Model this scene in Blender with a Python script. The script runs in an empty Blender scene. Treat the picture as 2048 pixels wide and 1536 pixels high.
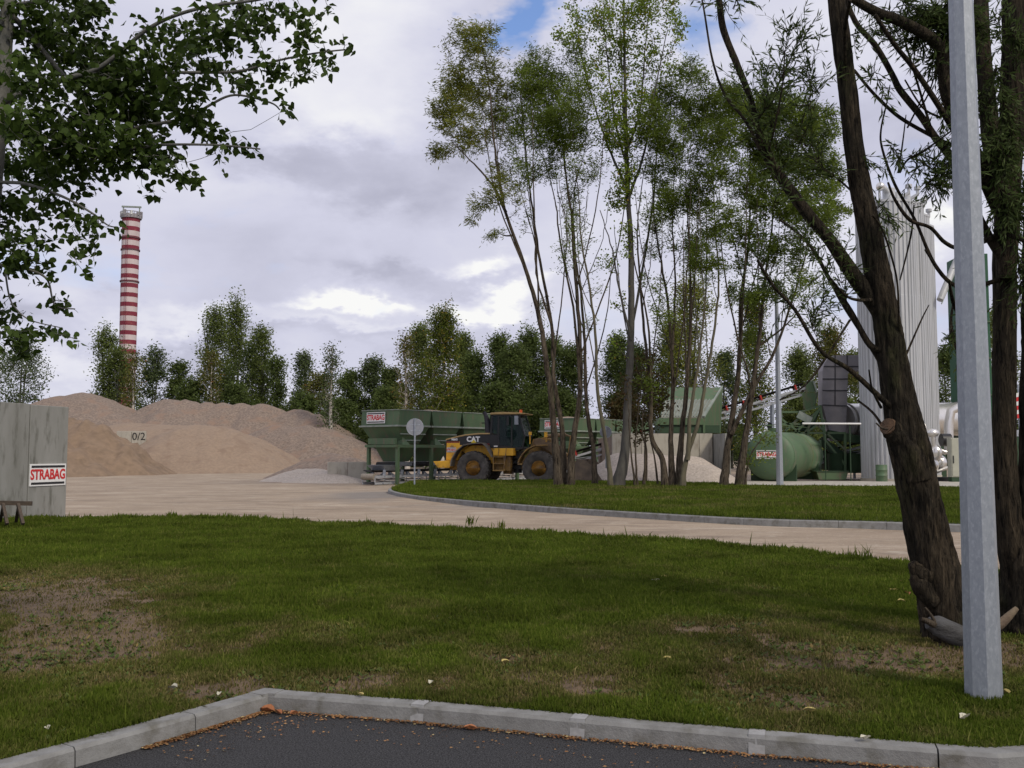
import bpy, math, random
import numpy as np
from mathutils import Vector, Matrix, noise as mnoise
R = math.radians
C = bpy.context.scene.collection
scene = bpy.context.scene

# ------------------------------------------------------------------ camera, sky, sun, exposure
F = 1950.0; PITCH = math.atan(137.0/F); CH = 1.6
cam = bpy.data.objects.new('camera', bpy.data.cameras.new('camera')); C.objects.link(cam)
cam.location = (0, 0, CH); cam.rotation_euler = (R(90)+PITCH, 0, 0)
cam.data.sensor_width = 36; cam.data.lens = 36*F/2048; cam.data.clip_start = 0.1; cam.data.clip_end = 6000
scene.camera = cam
scene.view_settings.view_transform = 'Standard'; scene.view_settings.look = 'None'
scene.view_settings.exposure = 0.0; scene.view_settings.gamma = 1
scene.render.engine = 'CYCLES'
SUN_EL, SUN_AZ = 42, 140      # azimuth measured clockwise from +Y (camera heading)
cp, sp = math.cos(PITCH), math.sin(PITCH)
def ray(px, py):
    u = (px-1024)/F; v = (768-py)/F
    return Vector((u, cp - sp*v, sp + cp*v))
def P(px, py, Y):                     # point seen at a photo pixel, at distance Y ahead
    d = ray(px, py); return Vector((0, 0, CH)) + d*(Y/d.y)
def G(px, py, z=0.0):                 # point of the ground seen at a photo pixel
    d = ray(px, py); return Vector((0, 0, CH)) + d*((z-CH)/d.z)

world = bpy.data.worlds.new('World'); scene.world = world; world.use_nodes = True
wt = world.node_tree; wt.nodes.clear()
def WN(t, **k):
    n = wt.nodes.new(t)
    for a, b in k.items(): setattr(n, a, b)
    return n
def wl(a, b): wt.links.new(a, b)
def wm(op, a, b=None, clamp=False):
    n = WN('ShaderNodeMath', operation=op, use_clamp=clamp)
    for i, v in enumerate((a, b)):
        if v is None: continue
        if isinstance(v, (int, float)): n.inputs[i].default_value = v
        else: wl(v, n.inputs[i])
    return n.outputs[0]
sky = WN('ShaderNodeTexSky', sky_type='NISHITA', sun_disc=False)
sky.sun_elevation = R(SUN_EL); sky.sun_rotation = R(SUN_AZ)
sky.air_density = 1.2; sky.dust_density = 1.0; sky.ozone_density = 2.5
tc = WN('ShaderNodeTexCoord'); sepw = WN('ShaderNodeSeparateXYZ'); wl(tc.outputs['Generated'], sepw.inputs[0])
mp = WN('ShaderNodeMapping'); wl(tc.outputs['Generated'], mp.inputs[0]); mp.inputs['Scale'].default_value = (1, 1, 2.0)
def wnoise(scale, detail=6, rough=.55, dist=0.0, off=(0, 0, 0)):
    m = WN('ShaderNodeMapping'); wl(mp.outputs[0], m.inputs[0]); m.inputs['Location'].default_value = off
    n = WN('ShaderNodeTexNoise'); wl(m.outputs[0], n.inputs['Vector'])
    n.inputs['Scale'].default_value = scale; n.inputs['Detail'].default_value = detail
    n.inputs['Roughness'].default_value = rough; n.inputs['Distortion'].default_value = dist
    return n.outputs['Fac']
n_warp = wnoise(6.0, 5, .6, off=(5, 1, 2)); n_warp2 = wnoise(6.0, 5, .6, off=(9, 4, 7)); n_puff = wnoise(24.0, 5, .62, off=(1, 8, 3))
az = wm('ADD', wm('ARCTAN2', sepw.outputs[0], sepw.outputs[1]), wm('MULTIPLY', wm('SUBTRACT', n_warp, .5), .30))
az = wm('ADD', az, wm('MULTIPLY', wm('SUBTRACT', n_puff, .5), .06))
el = wm('ADD', wm('ARCSINE', sepw.outputs[2]), wm('MULTIPLY', wm('SUBTRACT', n_warp2, .5), .13))
el = wm('ADD', el, wm('MULTIPLY', wm('SUBTRACT', n_puff, .5), .05))
def blobs(lst):
    tot = None
    for px, py, rx, ry, a in lst:
        d = ray(px, py).normalized()
        a0 = math.atan2(d.x, d.y); e0 = math.asin(d.z)
        x = wm('MULTIPLY', wm('SUBTRACT', az, a0), F/rx*.85); y = wm('MULTIPLY', wm('SUBTRACT', el, e0), F/ry)
        g = wm('MULTIPLY', wm('EXPONENT', wm('MULTIPLY', wm('ADD', wm('MULTIPLY', x, x), wm('MULTIPLY', y, y)), -1)), a)
        tot = g if tot is None else wm('ADD', tot, g)
    return tot
big = wnoise(2.4, 6, .50, .2, off=(3, 0, 1)); mid = wnoise(6.0, 6, .52, .3, off=(0, 2, 5))
bright = wm('ADD', wm('MULTIPLY', wm('SUBTRACT', big, .5), .50), wm('MULTIPLY', wm('SUBTRACT', mid, .5), .50))
bright = wm('ADD', bright, .58)
bright = wm('ADD', bright, blobs([
    (660, 310, 280, 50, -.22), (560, 290, 150, 36, -.05), (740, 512, 120, 26, -.17), (100, 625, 90, 34, -.22), (830, 375, 130, 35, -.12),
    (860, 690, 300, 16, -.10), (950, 545, 80, 16, -.10), (380, 690, 160, 22, -.14), (1820, 290, 160, 80, -.10),
    (745, 603, 62, 22, .8), (680, 625, 60, 14, .4), (1000, 592, 62, 26, .8), (940, 612, 50, 16, .4), (950, 505, 50, 22, .5), (720, 668, 120, 16, .22), (420, 640, 130, 18, .24),
    (130, 730, 110, 26, .16), (1890, 430, 60, 34, .40), (780, 60, 160, 110, .22), (760, 220, 90, 60, .22), (600, 60, 120, 60, .15)]))
ramp = WN('ShaderNodeValToRGB'); wl(bright, ramp.inputs[0])
cr = ramp.color_ramp; cr.elements[0].position = .10; cr.elements[0].color = (.37, .375, .46, 1)
cr.elements[1].position = .98; cr.elements[1].color = (.95, .95, .94, 1)
for p_, c_ in ((.34, (.47, .475, .59, 1)), (.54, (.64, .645, .78, 1)), (.76, (.80, .80, .88, 1))):
    e = cr.elements.new(p_); e.color = c_
gap = wm('ADD', wm('MULTIPLY', wm('SUBTRACT', wnoise(3.2, 6, .55, .4, off=(7, 7, 2)), .60), 3.0),
         blobs([(1085, 10, 80, 70, 1.6), (1040, 80, 60, 50, .8), (845, 255, 30, 40, .7), (1410, 50, 90, 80, 1.3), (905, 300, 40, 30, .5), (1440, 850, 60, 22, .9), (700, 450, 60, 22, .35), (1100, 130, 80, 60, .3)]), clamp=False)
gapc = wm('MULTIPLY', wm('MINIMUM', wm('MAXIMUM', gap, 0.0), 1.0), .92)
skm = WN('ShaderNodeMixRGB', blend_type='MULTIPLY'); skm.inputs[0].default_value = 1
wl(sky.outputs[0], skm.inputs[1]); skm.inputs[2].default_value = (.115, .135, .175, 1)
bg1 = WN('ShaderNodeMixRGB'); wl(gapc, bg1.inputs[0]); wl(ramp.outputs[0], bg1.inputs[1]); wl(skm.outputs[0], bg1.inputs[2])
wb = WN('ShaderNodeBackground'); wb.inputs['Strength'].default_value = 1.0; wl(bg1.outputs[0], wb.inputs[0])
wo = WN('ShaderNodeOutputWorld'); wl(wb.outputs[0], wo.inputs[0])

sl = bpy.data.lights.new('sun', 'SUN'); sl.energy = 2.0; sl.angle = R(10); sl.color = (1.0, .91, .76)
sun = bpy.data.objects.new('sun', sl); C.objects.link(sun)
sd = Vector((math.sin(R(SUN_AZ))*math.cos(R(SUN_EL)), math.cos(R(SUN_AZ))*math.cos(R(SUN_EL)), math.sin(R(SUN_EL))))
sun.rotation_euler = (-sd).to_track_quat('-Z', 'Y').to_euler(); sun.location = (20, -20, 40)

# ------------------------------------------------------------------ materials
MC = {}
def mat(name, c1, c2=None, scale=5.0, rough=.7, metal=0.0, bump=0.0, bscale=None, stretch=(1, 1, 1), attr=None, spec=.4, detail=6, lo=.35, hi=.65, c3=None, s3=1.0, wave=None):
    if name in MC: return MC[name]
    m = bpy.data.materials.new(name); m.use_nodes = True; t = m.node_tree; b = t.nodes['Principled BSDF']
    b.inputs['Roughness'].default_value = rough; b.inputs['Metallic'].default_value = metal
    b.inputs['Specular IOR Level'].default_value = spec
    co = t.nodes.new('ShaderNodeTexCoord'); mp = t.nodes.new('ShaderNodeMapping'); mp.inputs['Scale'].default_value = stretch
    t.links.new(co.outputs['Object'], mp.inputs[0])
    def nz(s, d=detail, r=.6):
        n = t.nodes.new('ShaderNodeTexNoise'); n.inputs['Scale'].default_value = s; n.inputs['Detail'].default_value = d; n.inputs['Roughness'].default_value = r
        t.links.new(mp.outputs[0], n.inputs['Vector']); return n.outputs['Fac']
    def mix(f, a, b_):
        n = t.nodes.new('ShaderNodeMixRGB')
        t.links.new(f, n.inputs[0])
        for i, v in ((1, a), (2, b_)):
            if isinstance(v, tuple): n.inputs[i].default_value = v if len(v) == 4 else v+(1,)
            else: t.links.new(v, n.inputs[i])
        return n.outputs[0]
    def rmp(f, lo, hi):
        n = t.nodes.new('ShaderNodeMapRange'); n.inputs['From Min'].default_value = lo; n.inputs['From Max'].default_value = hi
        t.links.new(f, n.inputs['Value']); return n.outputs[0]
    c2 = c2 or tuple(x*.8 for x in c1)
    col = mix(rmp(nz(scale), lo, hi), c1, c2)
    if c3: col = mix(rmp(nz(s3, 4), .52, .68), col, c3)
    if attr:
        a = t.nodes.new('ShaderNodeAttribute'); a.attribute_name = attr[0]
        col = mix(a.outputs['Fac'], col, mix(rmp(nz(scale*.7), lo, hi), attr[1], attr[2]))
    t.links.new(col, b.inputs['Base Color'])
    if bump:
        bm_ = t.nodes.new('ShaderNodeBump'); bm_.inputs['Strength'].default_value = bump; bm_.inputs['Distance'].default_value = .05
        t.links.new(nz(bscale or scale*3, 8, .7), bm_.inputs['Height']); t.links.new(bm_.outputs[0], b.inputs['Normal'])
    MC[name] = m; return m
def leafmat(name, c1, c2, trans=.35, rare=None):
    if name in MC: return MC[name]
    m = bpy.data.materials.new(name); m.use_nodes = True; t = m.node_tree; b = t.nodes['Principled BSDF']
    g = t.nodes.new('ShaderNodeNewGeometry'); r = t.nodes.new('ShaderNodeValToRGB')
    t.links.new(g.outputs['Random Per Island'], r.inputs[0])
    r.color_ramp.elements[0].color = c1+(1,); r.color_ramp.elements[1].color = c2+(1,)
    if rare:
        r.color_ramp.elements[1].position = .93; e = r.color_ramp.elements.new(.97); e.color = rare+(1,)
    co = t.nodes.new('ShaderNodeTexCoord'); n = t.nodes.new('ShaderNodeTexNoise'); n.inputs['Scale'].default_value = .9; n.inputs['Detail'].default_value = 3
    t.links.new(co.outputs['Object'], n.inputs['Vector'])
    hs = t.nodes.new('ShaderNodeHueSaturation'); t.links.new(r.outputs[0], hs.inputs['Color'])
    mr = t.nodes.new('ShaderNodeMapRange'); mr.inputs['From Min'].default_value = .35; mr.inputs['From Max'].default_value = .65
    mr.inputs['To Min'].default_value = .7; mr.inputs['To Max'].default_value = 1.3
    t.links.new(n.outputs['Fac'], mr.inputs['Value']); t.links.new(mr.outputs[0], hs.inputs['Value'])
    t.links.new(hs.outputs[0], b.inputs['Base Color']); b.inputs['Roughness'].default_value = .6; b.inputs['Specular IOR Level'].default_value = .14
    tr = t.nodes.new('ShaderNodeBsdfTranslucent'); t.links.new(hs.outputs[0], tr.inputs[0])
    mx = t.nodes.new('ShaderNodeMixShader'); mx.inputs[0].default_value = trans
    t.links.new(b.outputs[0], mx.inputs[1]); t.links.new(tr.outputs[0], mx.inputs[2])
    t.links.new(mx.outputs[0], t.nodes['Material Output'].inputs[0])
    MC[name] = m; return m

green = mat('green paint', (.088, .145, .070), (.070, .118, .060), .8, .6, bump=.05, c3=(.13, .115, .075), s3=2.2, stretch=(1.6, 1.6, .45))
greenl = mat('light green paint', (.098, .160, .085), (.080, .138, .074), .9, .55, c3=(.14, .15, .10), s3=1.8, stretch=(1.5, 1.5, .5), bump=.03)
greend = mat('dark green paint', (.03, .065, .03), (.024, .05, .024), 1.5, .6)
rimsteel = mat('pale steel edge', (.30, .33, .29), (.20, .24, .20), 3, .6)
galv = mat('galvanised steel', (.36, .39, .43), (.26, .29, .33), 6, .42, .55, bump=.03, c3=(.42, .45, .50), s3=14)
galvpost = mat('galvanised post', (.33, .355, .385), (.27, .295, .325), 34, .5, .35, bump=.03, stretch=(1, 1, .5), c3=(.38, .405, .44), s3=55)
white = mat('white sheet', (.78, .78, .76), (.70, .70, .68), 4, .5)
redp = mat('red lettering', (.55, .03, .03), (.5, .025, .025), 4, .5)
blackp = mat('black paint', (.015, .015, .017), (.022, .022, .022), 3, .45)
redroll = mat('red bracket', (.45, .035, .025), (.35, .03, .02), 4, .6)
rubber = mat('belt rubber', (.02, .02, .02), (.035, .033, .03), 8, .85)
yellow = mat('machine yellow', (.80, .43, .03), (.66, .35, .028), 2.2, .5, bump=.05, c3=(.22, .14, .06), s3=2.2)
conc = mat('grey concrete', (.27, .27, .25), (.20, .20, .18), 1.6, .9, bump=.2, bscale=30, stretch=(1, 1, .25), c3=(.13, .13, .11), s3=5)
concl = mat('pale concrete', (.46, .43, .36), (.38, .355, .30), 1.5, .9, bump=.2, bscale=20, stretch=(1, 1, .4), c3=(.30, .27, .22), s3=3)
steeldark = mat('dark duct steel', (.30, .28, .29), (.25, .235, .245), 2, .6)
chrome = mat('bright cladding', (.78, .76, .73), (.70, .68, .65), 3, .30, .75)
silo_m = mat('silo cladding', (.52, .53, .54), (.44, .455, .47), .7, .5, .1, stretch=(1, 1, .1), c3=(.36, .37, .37), s3=3)
sandw = mat('damp sand', (.25, .175, .115), (.195, .138, .092), 1.5, .95, bump=.8, bscale=9, c3=(.17, .12, .08), s3=1.1)
sand = mat('dry sand', (.295, .218, .155), (.24, .178, .128), 4, .95, bump=.6, bscale=10, c3=(.22, .155, .11), s3=.7)
grav = mat('pink gravel', (.275, .212, .165), (.145, .112, .090), 4.5, .95, bump=.9, bscale=8, c3=(.24, .165, .12), s3=.5)
gravl = mat('pale crushed stone', (.52, .45, .38), (.36, .31, .26), 9, .95, bump=1.0, bscale=9)
glass = mat('dark cab glass', (.03, .055, .055), (.05, .075, .075), 1.2, .08, spec=.8)
wood = mat('weathered wood', (.09, .065, .045), (.05, .04, .03), 6, .85, stretch=(1, 6, 6))
orange = mat('orange beacon', (.8, .12, .01), (.75, .1, .01), 3, .3)
beige = mat('beige cabinet', (.42, .42, .34), (.36, .36, .29), 2, .6)

def barkmat(name, c1, c2, dark, sc=16, st=.16):
    m = bpy.data.materials.new(name); m.use_nodes = True; t = m.node_tree; b = t.nodes['Principled BSDF']; b.inputs['Roughness'].default_value = .95; b.inputs['Specular IOR Level'].default_value = .15
    co = t.nodes.new('ShaderNodeTexCoord').outputs['Object']
    def nz(s_, d, stt, typ='FBM', dist=0):
        mp = t.nodes.new('ShaderNodeMapping'); mp.inputs['Scale'].default_value = (1, 1, stt); t.links.new(co, mp.inputs[0])
        n = t.nodes.new('ShaderNodeTexNoise'); n.noise_type = typ; n.inputs['Scale'].default_value = s_; n.inputs['Detail'].default_value = d; n.inputs['Roughness'].default_value = .62; n.inputs['Distortion'].default_value = dist; t.links.new(mp.outputs[0], n.inputs['Vector']); return n.outputs['Fac']
    def rg(f, a, c, lo=0, hi=1):
        r = t.nodes.new('ShaderNodeMapRange'); r.inputs['From Min'].default_value = a; r.inputs['From Max'].default_value = c; r.inputs['To Min'].default_value = lo; r.inputs['To Max'].default_value = hi; t.links.new(f, r.inputs['Value']); return r.outputs[0]
    def mx(f, a, c):
        x = t.nodes.new('ShaderNodeMixRGB'); t.links.new(f, x.inputs[0])
        for k, v in ((1, a), (2, c)):
            if isinstance(v, tuple): x.inputs[k].default_value = v+(1,)
            else: t.links.new(v, x.inputs[k])
        return x.outputs[0]
    fine = nz(sc, 6, st, dist=.3); fine2 = nz(sc*2.2, 5, st*1.4); patch = nz(3.2, 6, .5); moss = nz(2.1, 5, .6)
    col = mx(rg(patch, .38, .62), c1, c2); col = mx(rg(moss, .56, .70, 0, .6), col, (.05, .055, .02)); col = mx(rg(fine, .47, .36), col, dark); col = mx(rg(fine2, .46, .34, 0, .8), col, dark); col = mx(rg(fine, .58, .70, 0, .6), col, tuple(min(1, x*1.9) for x in c1))
    t.links.new(col, b.inputs['Base Color'])
    hh = t.nodes.new('ShaderNodeMath'); hh.operation = 'ADD'; t.links.new(rg(fine, .34, .56), hh.inputs[0]); t.links.new(fine2, hh.inputs[1])
    bp = t.nodes.new('ShaderNodeBump'); bp.inputs['Strength'].default_value = 1; bp.inputs['Distance'].default_value = .025; t.links.new(hh.outputs[0], bp.inputs['Height']); t.links.new(bp.outputs[0], b.inputs['Normal'])
    MC[name] = m; return m
# ------------------------------------------------------------------ mesh helpers
def np_mesh(name, verts, faces, m, parent=None, smooth=False):
    me = bpy.data.meshes.new(name); verts = np.asarray(verts, dtype=np.float32); faces = np.asarray(faces, dtype=np.int32)
    n, k = faces.shape
    me.vertices.add(len(verts)); me.vertices.foreach_set('co', verts.ravel())
    me.loops.add(n*k); me.loops.foreach_set('vertex_index', faces.ravel())
    me.polygons.add(n); me.polygons.foreach_set('loop_start', np.arange(n, dtype=np.int32)*k)
    if smooth: me.polygons.foreach_set('use_smooth', np.ones(n, dtype=bool))
    me.update(calc_edges=True); me.materials.append(m)
    o = bpy.data.objects.new(name, me); C.objects.link(o)
    if parent is not None: o.parent = parent
    return o
def tag(o, label=None, cat=None, group=None, kind=None):
    if label: o['label'] = label
    if cat: o['category'] = cat
    if group: o['group'] = group
    if kind: o['kind'] = kind
    return o
def empty(name, loc, rz=0, label=None, cat=None, group=None):
    o = bpy.data.objects.new(name, None); C.objects.link(o); o.location = loc; o.rotation_euler = (0, 0, rz); o.empty_display_size = .2
    return tag(o, label, cat, group)
def copy_tree(o, parent=None):
    c = o.copy(); C.objects.link(c); c.parent = parent
    for ch in list(o.children): copy_tree(ch, c)
    return c
class MB:
    def __init__(s): s.v = []; s.f = []; s.sm = []
    def add(s, v, f, smooth=False):
        b = len(s.v); s.v += [tuple(x) for x in v]; s.f += [[b+i for i in q] for q in f]; s.sm += [smooth]*len(f); return s
    def hexa(s, p):     # 8 points: bottom 4 ccw, top 4 ccw
        return s.add(p, [(0, 3, 2, 1), (4, 5, 6, 7), (0, 1, 5, 4), (1, 2, 6, 5), (2, 3, 7, 6), (3, 0, 4, 7)])
    def box(s, x0, x1, y0, y1, z0, z1):
        return s.hexa([(x0, y0, z0), (x1, y0, z0), (x1, y1, z0), (x0, y1, z0), (x0, y0, z1), (x1, y0, z1), (x1, y1, z1), (x0, y1, z1)])
    def beam(s, a, b, w, h=None, up=(0, 0, 1)):     # square bar between two points
        a = Vector(a); b = Vector(b); h = h or w; d = (b-a).normalized(); u = Vector(up)
        if abs(d.dot(u)) > .98: u = Vector((0, 1, 0))
        sx = d.cross(u).normalized(); sz = sx.cross(d).normalized()
        p = []
        for q in (a, b):
            for i, j in ((-1, -1), (1, -1), (1, 1), (-1, 1)): p.append(q+sx*(i*w/2)+sz*(j*h/2))
        return s.add(p, [(3, 2, 1, 0), (4, 5, 6, 7), (0, 1, 5, 4), (1, 2, 6, 5), (2, 3, 7, 6), (3, 0, 4, 7)])
    def tube(s, pts, rad, n=12, cap=True, smooth=True, phase=0.0, disp=None):
        pts = [Vector(p) for p in pts]; L = len(pts)
        rad = rad if isinstance(rad, (list, tuple, np.ndarray)) else [rad]*L
        v = []; f = []; ref = None
        for i, p in enumerate(pts):
            d = (pts[min(i+1, L-1)]-pts[max(i-1, 0)])
            d = d.normalized() if d.length > 1e-9 else Vector((0, 0, 1))
            if ref is None: ref = Vector((1, 0, 0)) if abs(d.x) < .9 else Vector((0, 1, 0))
            a = (ref - d*ref.dot(d)).normalized(); ref = a; b = d.cross(a)
            for k in range(n):
                t = 2*math.pi*k/n+phase; q = a*math.cos(t)+b*math.sin(t); r = rad[i]
                if disp: r = disp(p, q, r, i, t)
                v.append(p+q*r)
        for i in range(L-1):
            for k in range(n):
                k2 = (k+1) % n; f.append((i*n+k, i*n+k2, (i+1)*n+k2, (i+1)*n+k))
        s.add(v, f, smooth)
        if cap:
            b = len(s.v); s.v += [tuple(x) for x in v[:n]+v[-n:]]
            s.f.append([b+k for k in range(n)][::-1]); s.f.append([b+n+k for k in range(n)]); s.sm += [False, False]
        return s
    def cyl(s, a, b, r, r2=None, n=16): return s.tube([a, b], [r, r if r2 is None else r2], n)
    def prism(s, prof, y0, y1):         # profile in (x,z) extruded in y
        n = len(prof); v = [(x, y0, z) for x, z in prof]+[(x, y1, z) for x, z in prof]
        ar = sum(prof[i][0]*prof[(i+1) % n][1]-prof[(i+1) % n][0]*prof[i][1] for i in range(n))
        f = [list(range(n)), list(range(2*n-1, n-1, -1))]+[[(i+1) % n, i, n+i, n+(i+1) % n] for i in range(n)]
        if ar < 0: f = [q[::-1] for q in f]
        return s.add(v, f)
    def sphere(s, c, r, n=14, m=8, sz=1.0):
        pts = []; rr = []
        for i in range(m+1):
            t = math.pi*i/m; pts.append((c[0], c[1], c[2]-r*sz*math.cos(t))); rr.append(max(r*math.sin(t), 1e-3))
        return s.tube(pts, rr, n)
    def build(s, name, m, parent=None, bevel=0.0, loc=None):
        me = bpy.data.meshes.new(name); me.from_pydata(s.v, [], s.f); me.polygons.foreach_set('use_smooth', s.sm); me.update(); me.materials.append(m)
        o = bpy.data.objects.new(name, me); C.objects.link(o)
        if parent is not None: o.parent = parent
        if bevel:
            b = o.modifiers.new('bevel', 'BEVEL'); b.width = bevel; b.segments = 2; b.limit_method = 'ANGLE'; b.angle_limit = R(40)
        return o
def text(name, body, size, m, parent, mw, bold=.02, thick=.004):
    cu = bpy.data.curves.new(name, 'FONT'); cu.body = body; cu.size = size; cu.extrude = thick; cu.offset = bold*size
    cu.align_x = 'CENTER'; cu.align_y = 'CENTER'; cu.resolution_u = 3
    o = bpy.data.objects.new(name, cu); C.objects.link(o)
    bpy.context.view_layer.update()
    me = bpy.data.meshes.new_from_object(o.evaluated_get(bpy.context.evaluated_depsgraph_get()))
    bpy.data.objects.remove(o); me.name = name; me.materials.clear(); me.materials.append(m)
    me.transform(mw); r = bpy.data.objects.new(name, me); C.objects.link(r); r.parent = parent; return r
def frame(o, ux, n):      # matrix: local x along ux, y up-ish, z = n
    ux = Vector(ux).normalized(); n = Vector(n).normalized(); uy = n.cross(ux)
    return Matrix(((ux.x, uy.x, n.x, o[0]), (ux.y, uy.y, n.y, o[1]), (ux.z, uy.z, n.z, o[2]), (0, 0, 0, 1)))
def sign(parent, o, ux, n, w, h, name='company_sign', toplevel=None):   # white board, red lettering, two black bars
    M = frame(o, ux, n)
    def slab(x0, x1, y0, y1, z0, z1, m, nm, par):
        b = MB().box(x0, x1, y0, y1, z0, z1); me_o = b.build(nm, m, par); me_o.data.transform(M); return me_o
    s = slab(-w/2, w/2, -h/2, h/2, 0, .02, white, name, parent)
    slab(-w*.46, w*.46, h*.33, h*.43, .021, .028, blackp, 'bar', s); slab(-w*.46, w*.46, -h*.43, -h*.33, .021, .028, blackp, 'bar', s)
    sc = w/4.45
    T = M @ Matrix.Translation((0, -h*.0, .024)) @ Matrix.Diagonal((1, min(1.25, h*.48/(sc*.72)), 1, 1))
    text('lettering', 'STRABAG', sc, redp, s, T, .03); return s

# value noise for numpy
_rng0 = np.random.default_rng(5); _T = _rng0.random((256, 256))
def vn(x, y):
    xi = np.floor(x).astype(int); yi = np.floor(y).astype(int); fx = x-xi; fy = y-yi
    fx = fx*fx*(3-2*fx); fy = fy*fy*(3-2*fy); a = _T[xi & 255, yi & 255]; b = _T[(xi+1) & 255, yi & 255]; c = _T[xi & 255, (yi+1) & 255]; d = _T[(xi+1) & 255, (yi+1) & 255]
    return (a*(1-fx)+b*fx)*(1-fy)+(c*(1-fx)+d*fx)*fy
def fbm(x, y, o=4):
    s = 0; a = .5; t = 0
    for i in range(o): s = s+a*vn(x*2**i+i*17.3, y*2**i+i*9.1); t += a; a *= .5
    return s/t

# ------------------------------------------------------------------ the setting: ground, yard, asphalt, kerbs, lawns
def poly_sheet(name, pts, z, m, kind='structure'):
    me = bpy.data.meshes.new(name); me.from_pydata([(p[0], p[1], z) for p in pts], [], [list(range(len(pts)))]); me.update(); me.materials.append(m)
    if me.polygons[0].normal.z < 0: me.flip_normals()
    o = bpy.data.objects.new(name, me); C.objects.link(o); tag(o, kind=kind); return o
farm = mat('far meadow', (.05, .065, .025), (.075, .07, .035), .05, .95)
poly_sheet('ground', [(-3000, -200), (3000, -200), (3000, 4000), (-3000, 4000)], -.6, farm)
def catmull(pts, k=8):
    pts = [Vector(p) for p in pts]; out = []
    for i in range(len(pts)-1):
        p0 = pts[max(i-1, 0)]; p1 = pts[i]; p2 = pts[i+1]; p3 = pts[min(i+2, len(pts)-1)]
        for j in range(k):
            t = j/k; out.append(.5*((2*p1)+(p2-p0)*t+(2*p0-5*p1+4*p2-p3)*t*t+(3*p1-p0-3*p2+p3)*t**3))
    out.append(pts[-1]); return out
# lawn / road edge line (left to right)
edge = catmull([G(-700, 1030), G(-200, 1036), G(120, 1040), G(500, 1042), G(1000, 1066), G(1400, 1090), G(1800, 1130), G(2100, 1165), G(2500, 1225)])
ex = np.array([p.x for p in edge]); ey = np.array([p.y for p in edge])
def edgeY(x): return np.interp(x, ex, ey)
kl = [G(-330, 1640, 0), G(0, 1527, 0), G(250, 1461, 0), G(530, 1383, 0)]
kr = [G(530, 1383, 0), G(850, 1407, 0), G(1165, 1435, 0), G(1515, 1466, 0), G(1870, 1494, 0), G(1975, 1502, 0), G(2048, 1497, 0), G(2500, 1480, 0)]
kx = np.array([p.x for p in kl]+[p.x for p in kr[1:]]); ky = np.array([p.y for p in kl]+[p.y for p in kr[1:]])
def kerbY(x): return np.interp(x, kx, ky)

# gravel yard as a gently uneven sheet (everything beyond the lawn edge)
def grid_sheet(name, xs, ys, hfun, m, keep=None, attr=None, smooth=True):
    X, Y = np.meshgrid(xs, ys); Z = hfun(X, Y); nx = len(xs); ny = len(ys)
    idx = np.arange(nx*ny).reshape(ny, nx)
    f = np.stack([idx[:-1, :-1], idx[:-1, 1:], idx[1:, 1:], idx[1:, :-1]], -1).reshape(-1, 4)
    if keep is not None:
        k = keep(X, Y, Z).ravel(); f = f[k[f].any(1)]
        used = np.unique(f); mp_ = -np.ones(nx*ny, int); mp_[used] = np.arange(len(used)); f = mp_[f]
    else: used = np.arange(nx*ny)
    V = np.stack([X.ravel(), Y.ravel(), Z.ravel()], -1)[used]
    o = np_mesh(name, V, f, m, smooth=smooth)
    if attr:
        a = o.data.attributes.new(attr[0], 'FLOAT', 'POINT'); a.data.foreach_set('value', attr[1](V[:, 0], V[:, 1]).astype(np.float32))
    return o
ym = bpy.data.materials.new('dusty gravel yard'); ym.use_nodes = True; t = ym.node_tree; b = t.nodes['Principled BSDF']; b.inputs['Roughness'].default_value = .95; b.inputs['Specular IOR Level'].default_value = .2
def tn(t, co, s, d=6, r=.6, sc=(1, 1, 1), rz=0):
    mp_ = t.nodes.new('ShaderNodeMapping'); mp_.inputs['Scale'].default_value = sc; mp_.inputs['Rotation'].default_value = (0, 0, rz); t.links.new(co, mp_.inputs[0])
    n = t.nodes.new('ShaderNodeTexNoise'); n.inputs['Scale'].default_value = s; n.inputs['Detail'].default_value = d; n.inputs['Roughness'].default_value = r
    t.links.new(mp_.outputs[0], n.inputs['Vector']); return n.outputs['Fac']
def tmix(t, f, a, b_, lo=None, hi=None):
    if lo is not None:
        mr = t.nodes.new('ShaderNodeMapRange'); mr.inputs['From Min'].default_value = lo; mr.inputs['From Max'].default_value = hi; t.links.new(f, mr.inputs['Value']); f = mr.outputs[0]
    n = t.nodes.new('ShaderNodeMixRGB'); t.links.new(f, n.inputs[0])
    for i, v in ((1, a), (2, b_)):
        if isinstance(v, tuple): n.inputs[i].default_value = v+(1,)
        else: t.links.new(v, n.inputs[i])
    return n.outputs[0]
co = t.nodes.new('ShaderNodeTexCoord').outputs['Object']
c = tmix(t, tn(t, co, .35), (.38, .305, .225), (.30, .235, .17), .38, .62)
c = tmix(t, tn(t, co, 1.0, 8, .68, (.34, 1.3, 1), R(14)), c, (.25, .195, .145), .52, .64)      # wheel tracks along the road
c = tmix(t, tn(t, co, 1.0, 8, .68, (.25, .9, 1), R(-12)), c, (.46, .385, .30), .54, .66)
c = tmix(t, tn(t, co, 26, 3, .7), c, (.20, .165, .13), .56, .70); c = tmix(t, tn(t, co, 9, 4, .7), c, (.50, .43, .345), .58, .74); c = tmix(t, tn(t, co, 2.2, 6, .7, (.5, 1.4, 1)), c, (.25, .20, .155), .55, .70)
at_ = t.nodes.new('ShaderNodeAttribute'); at_.attribute_name = 'bare'
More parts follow.
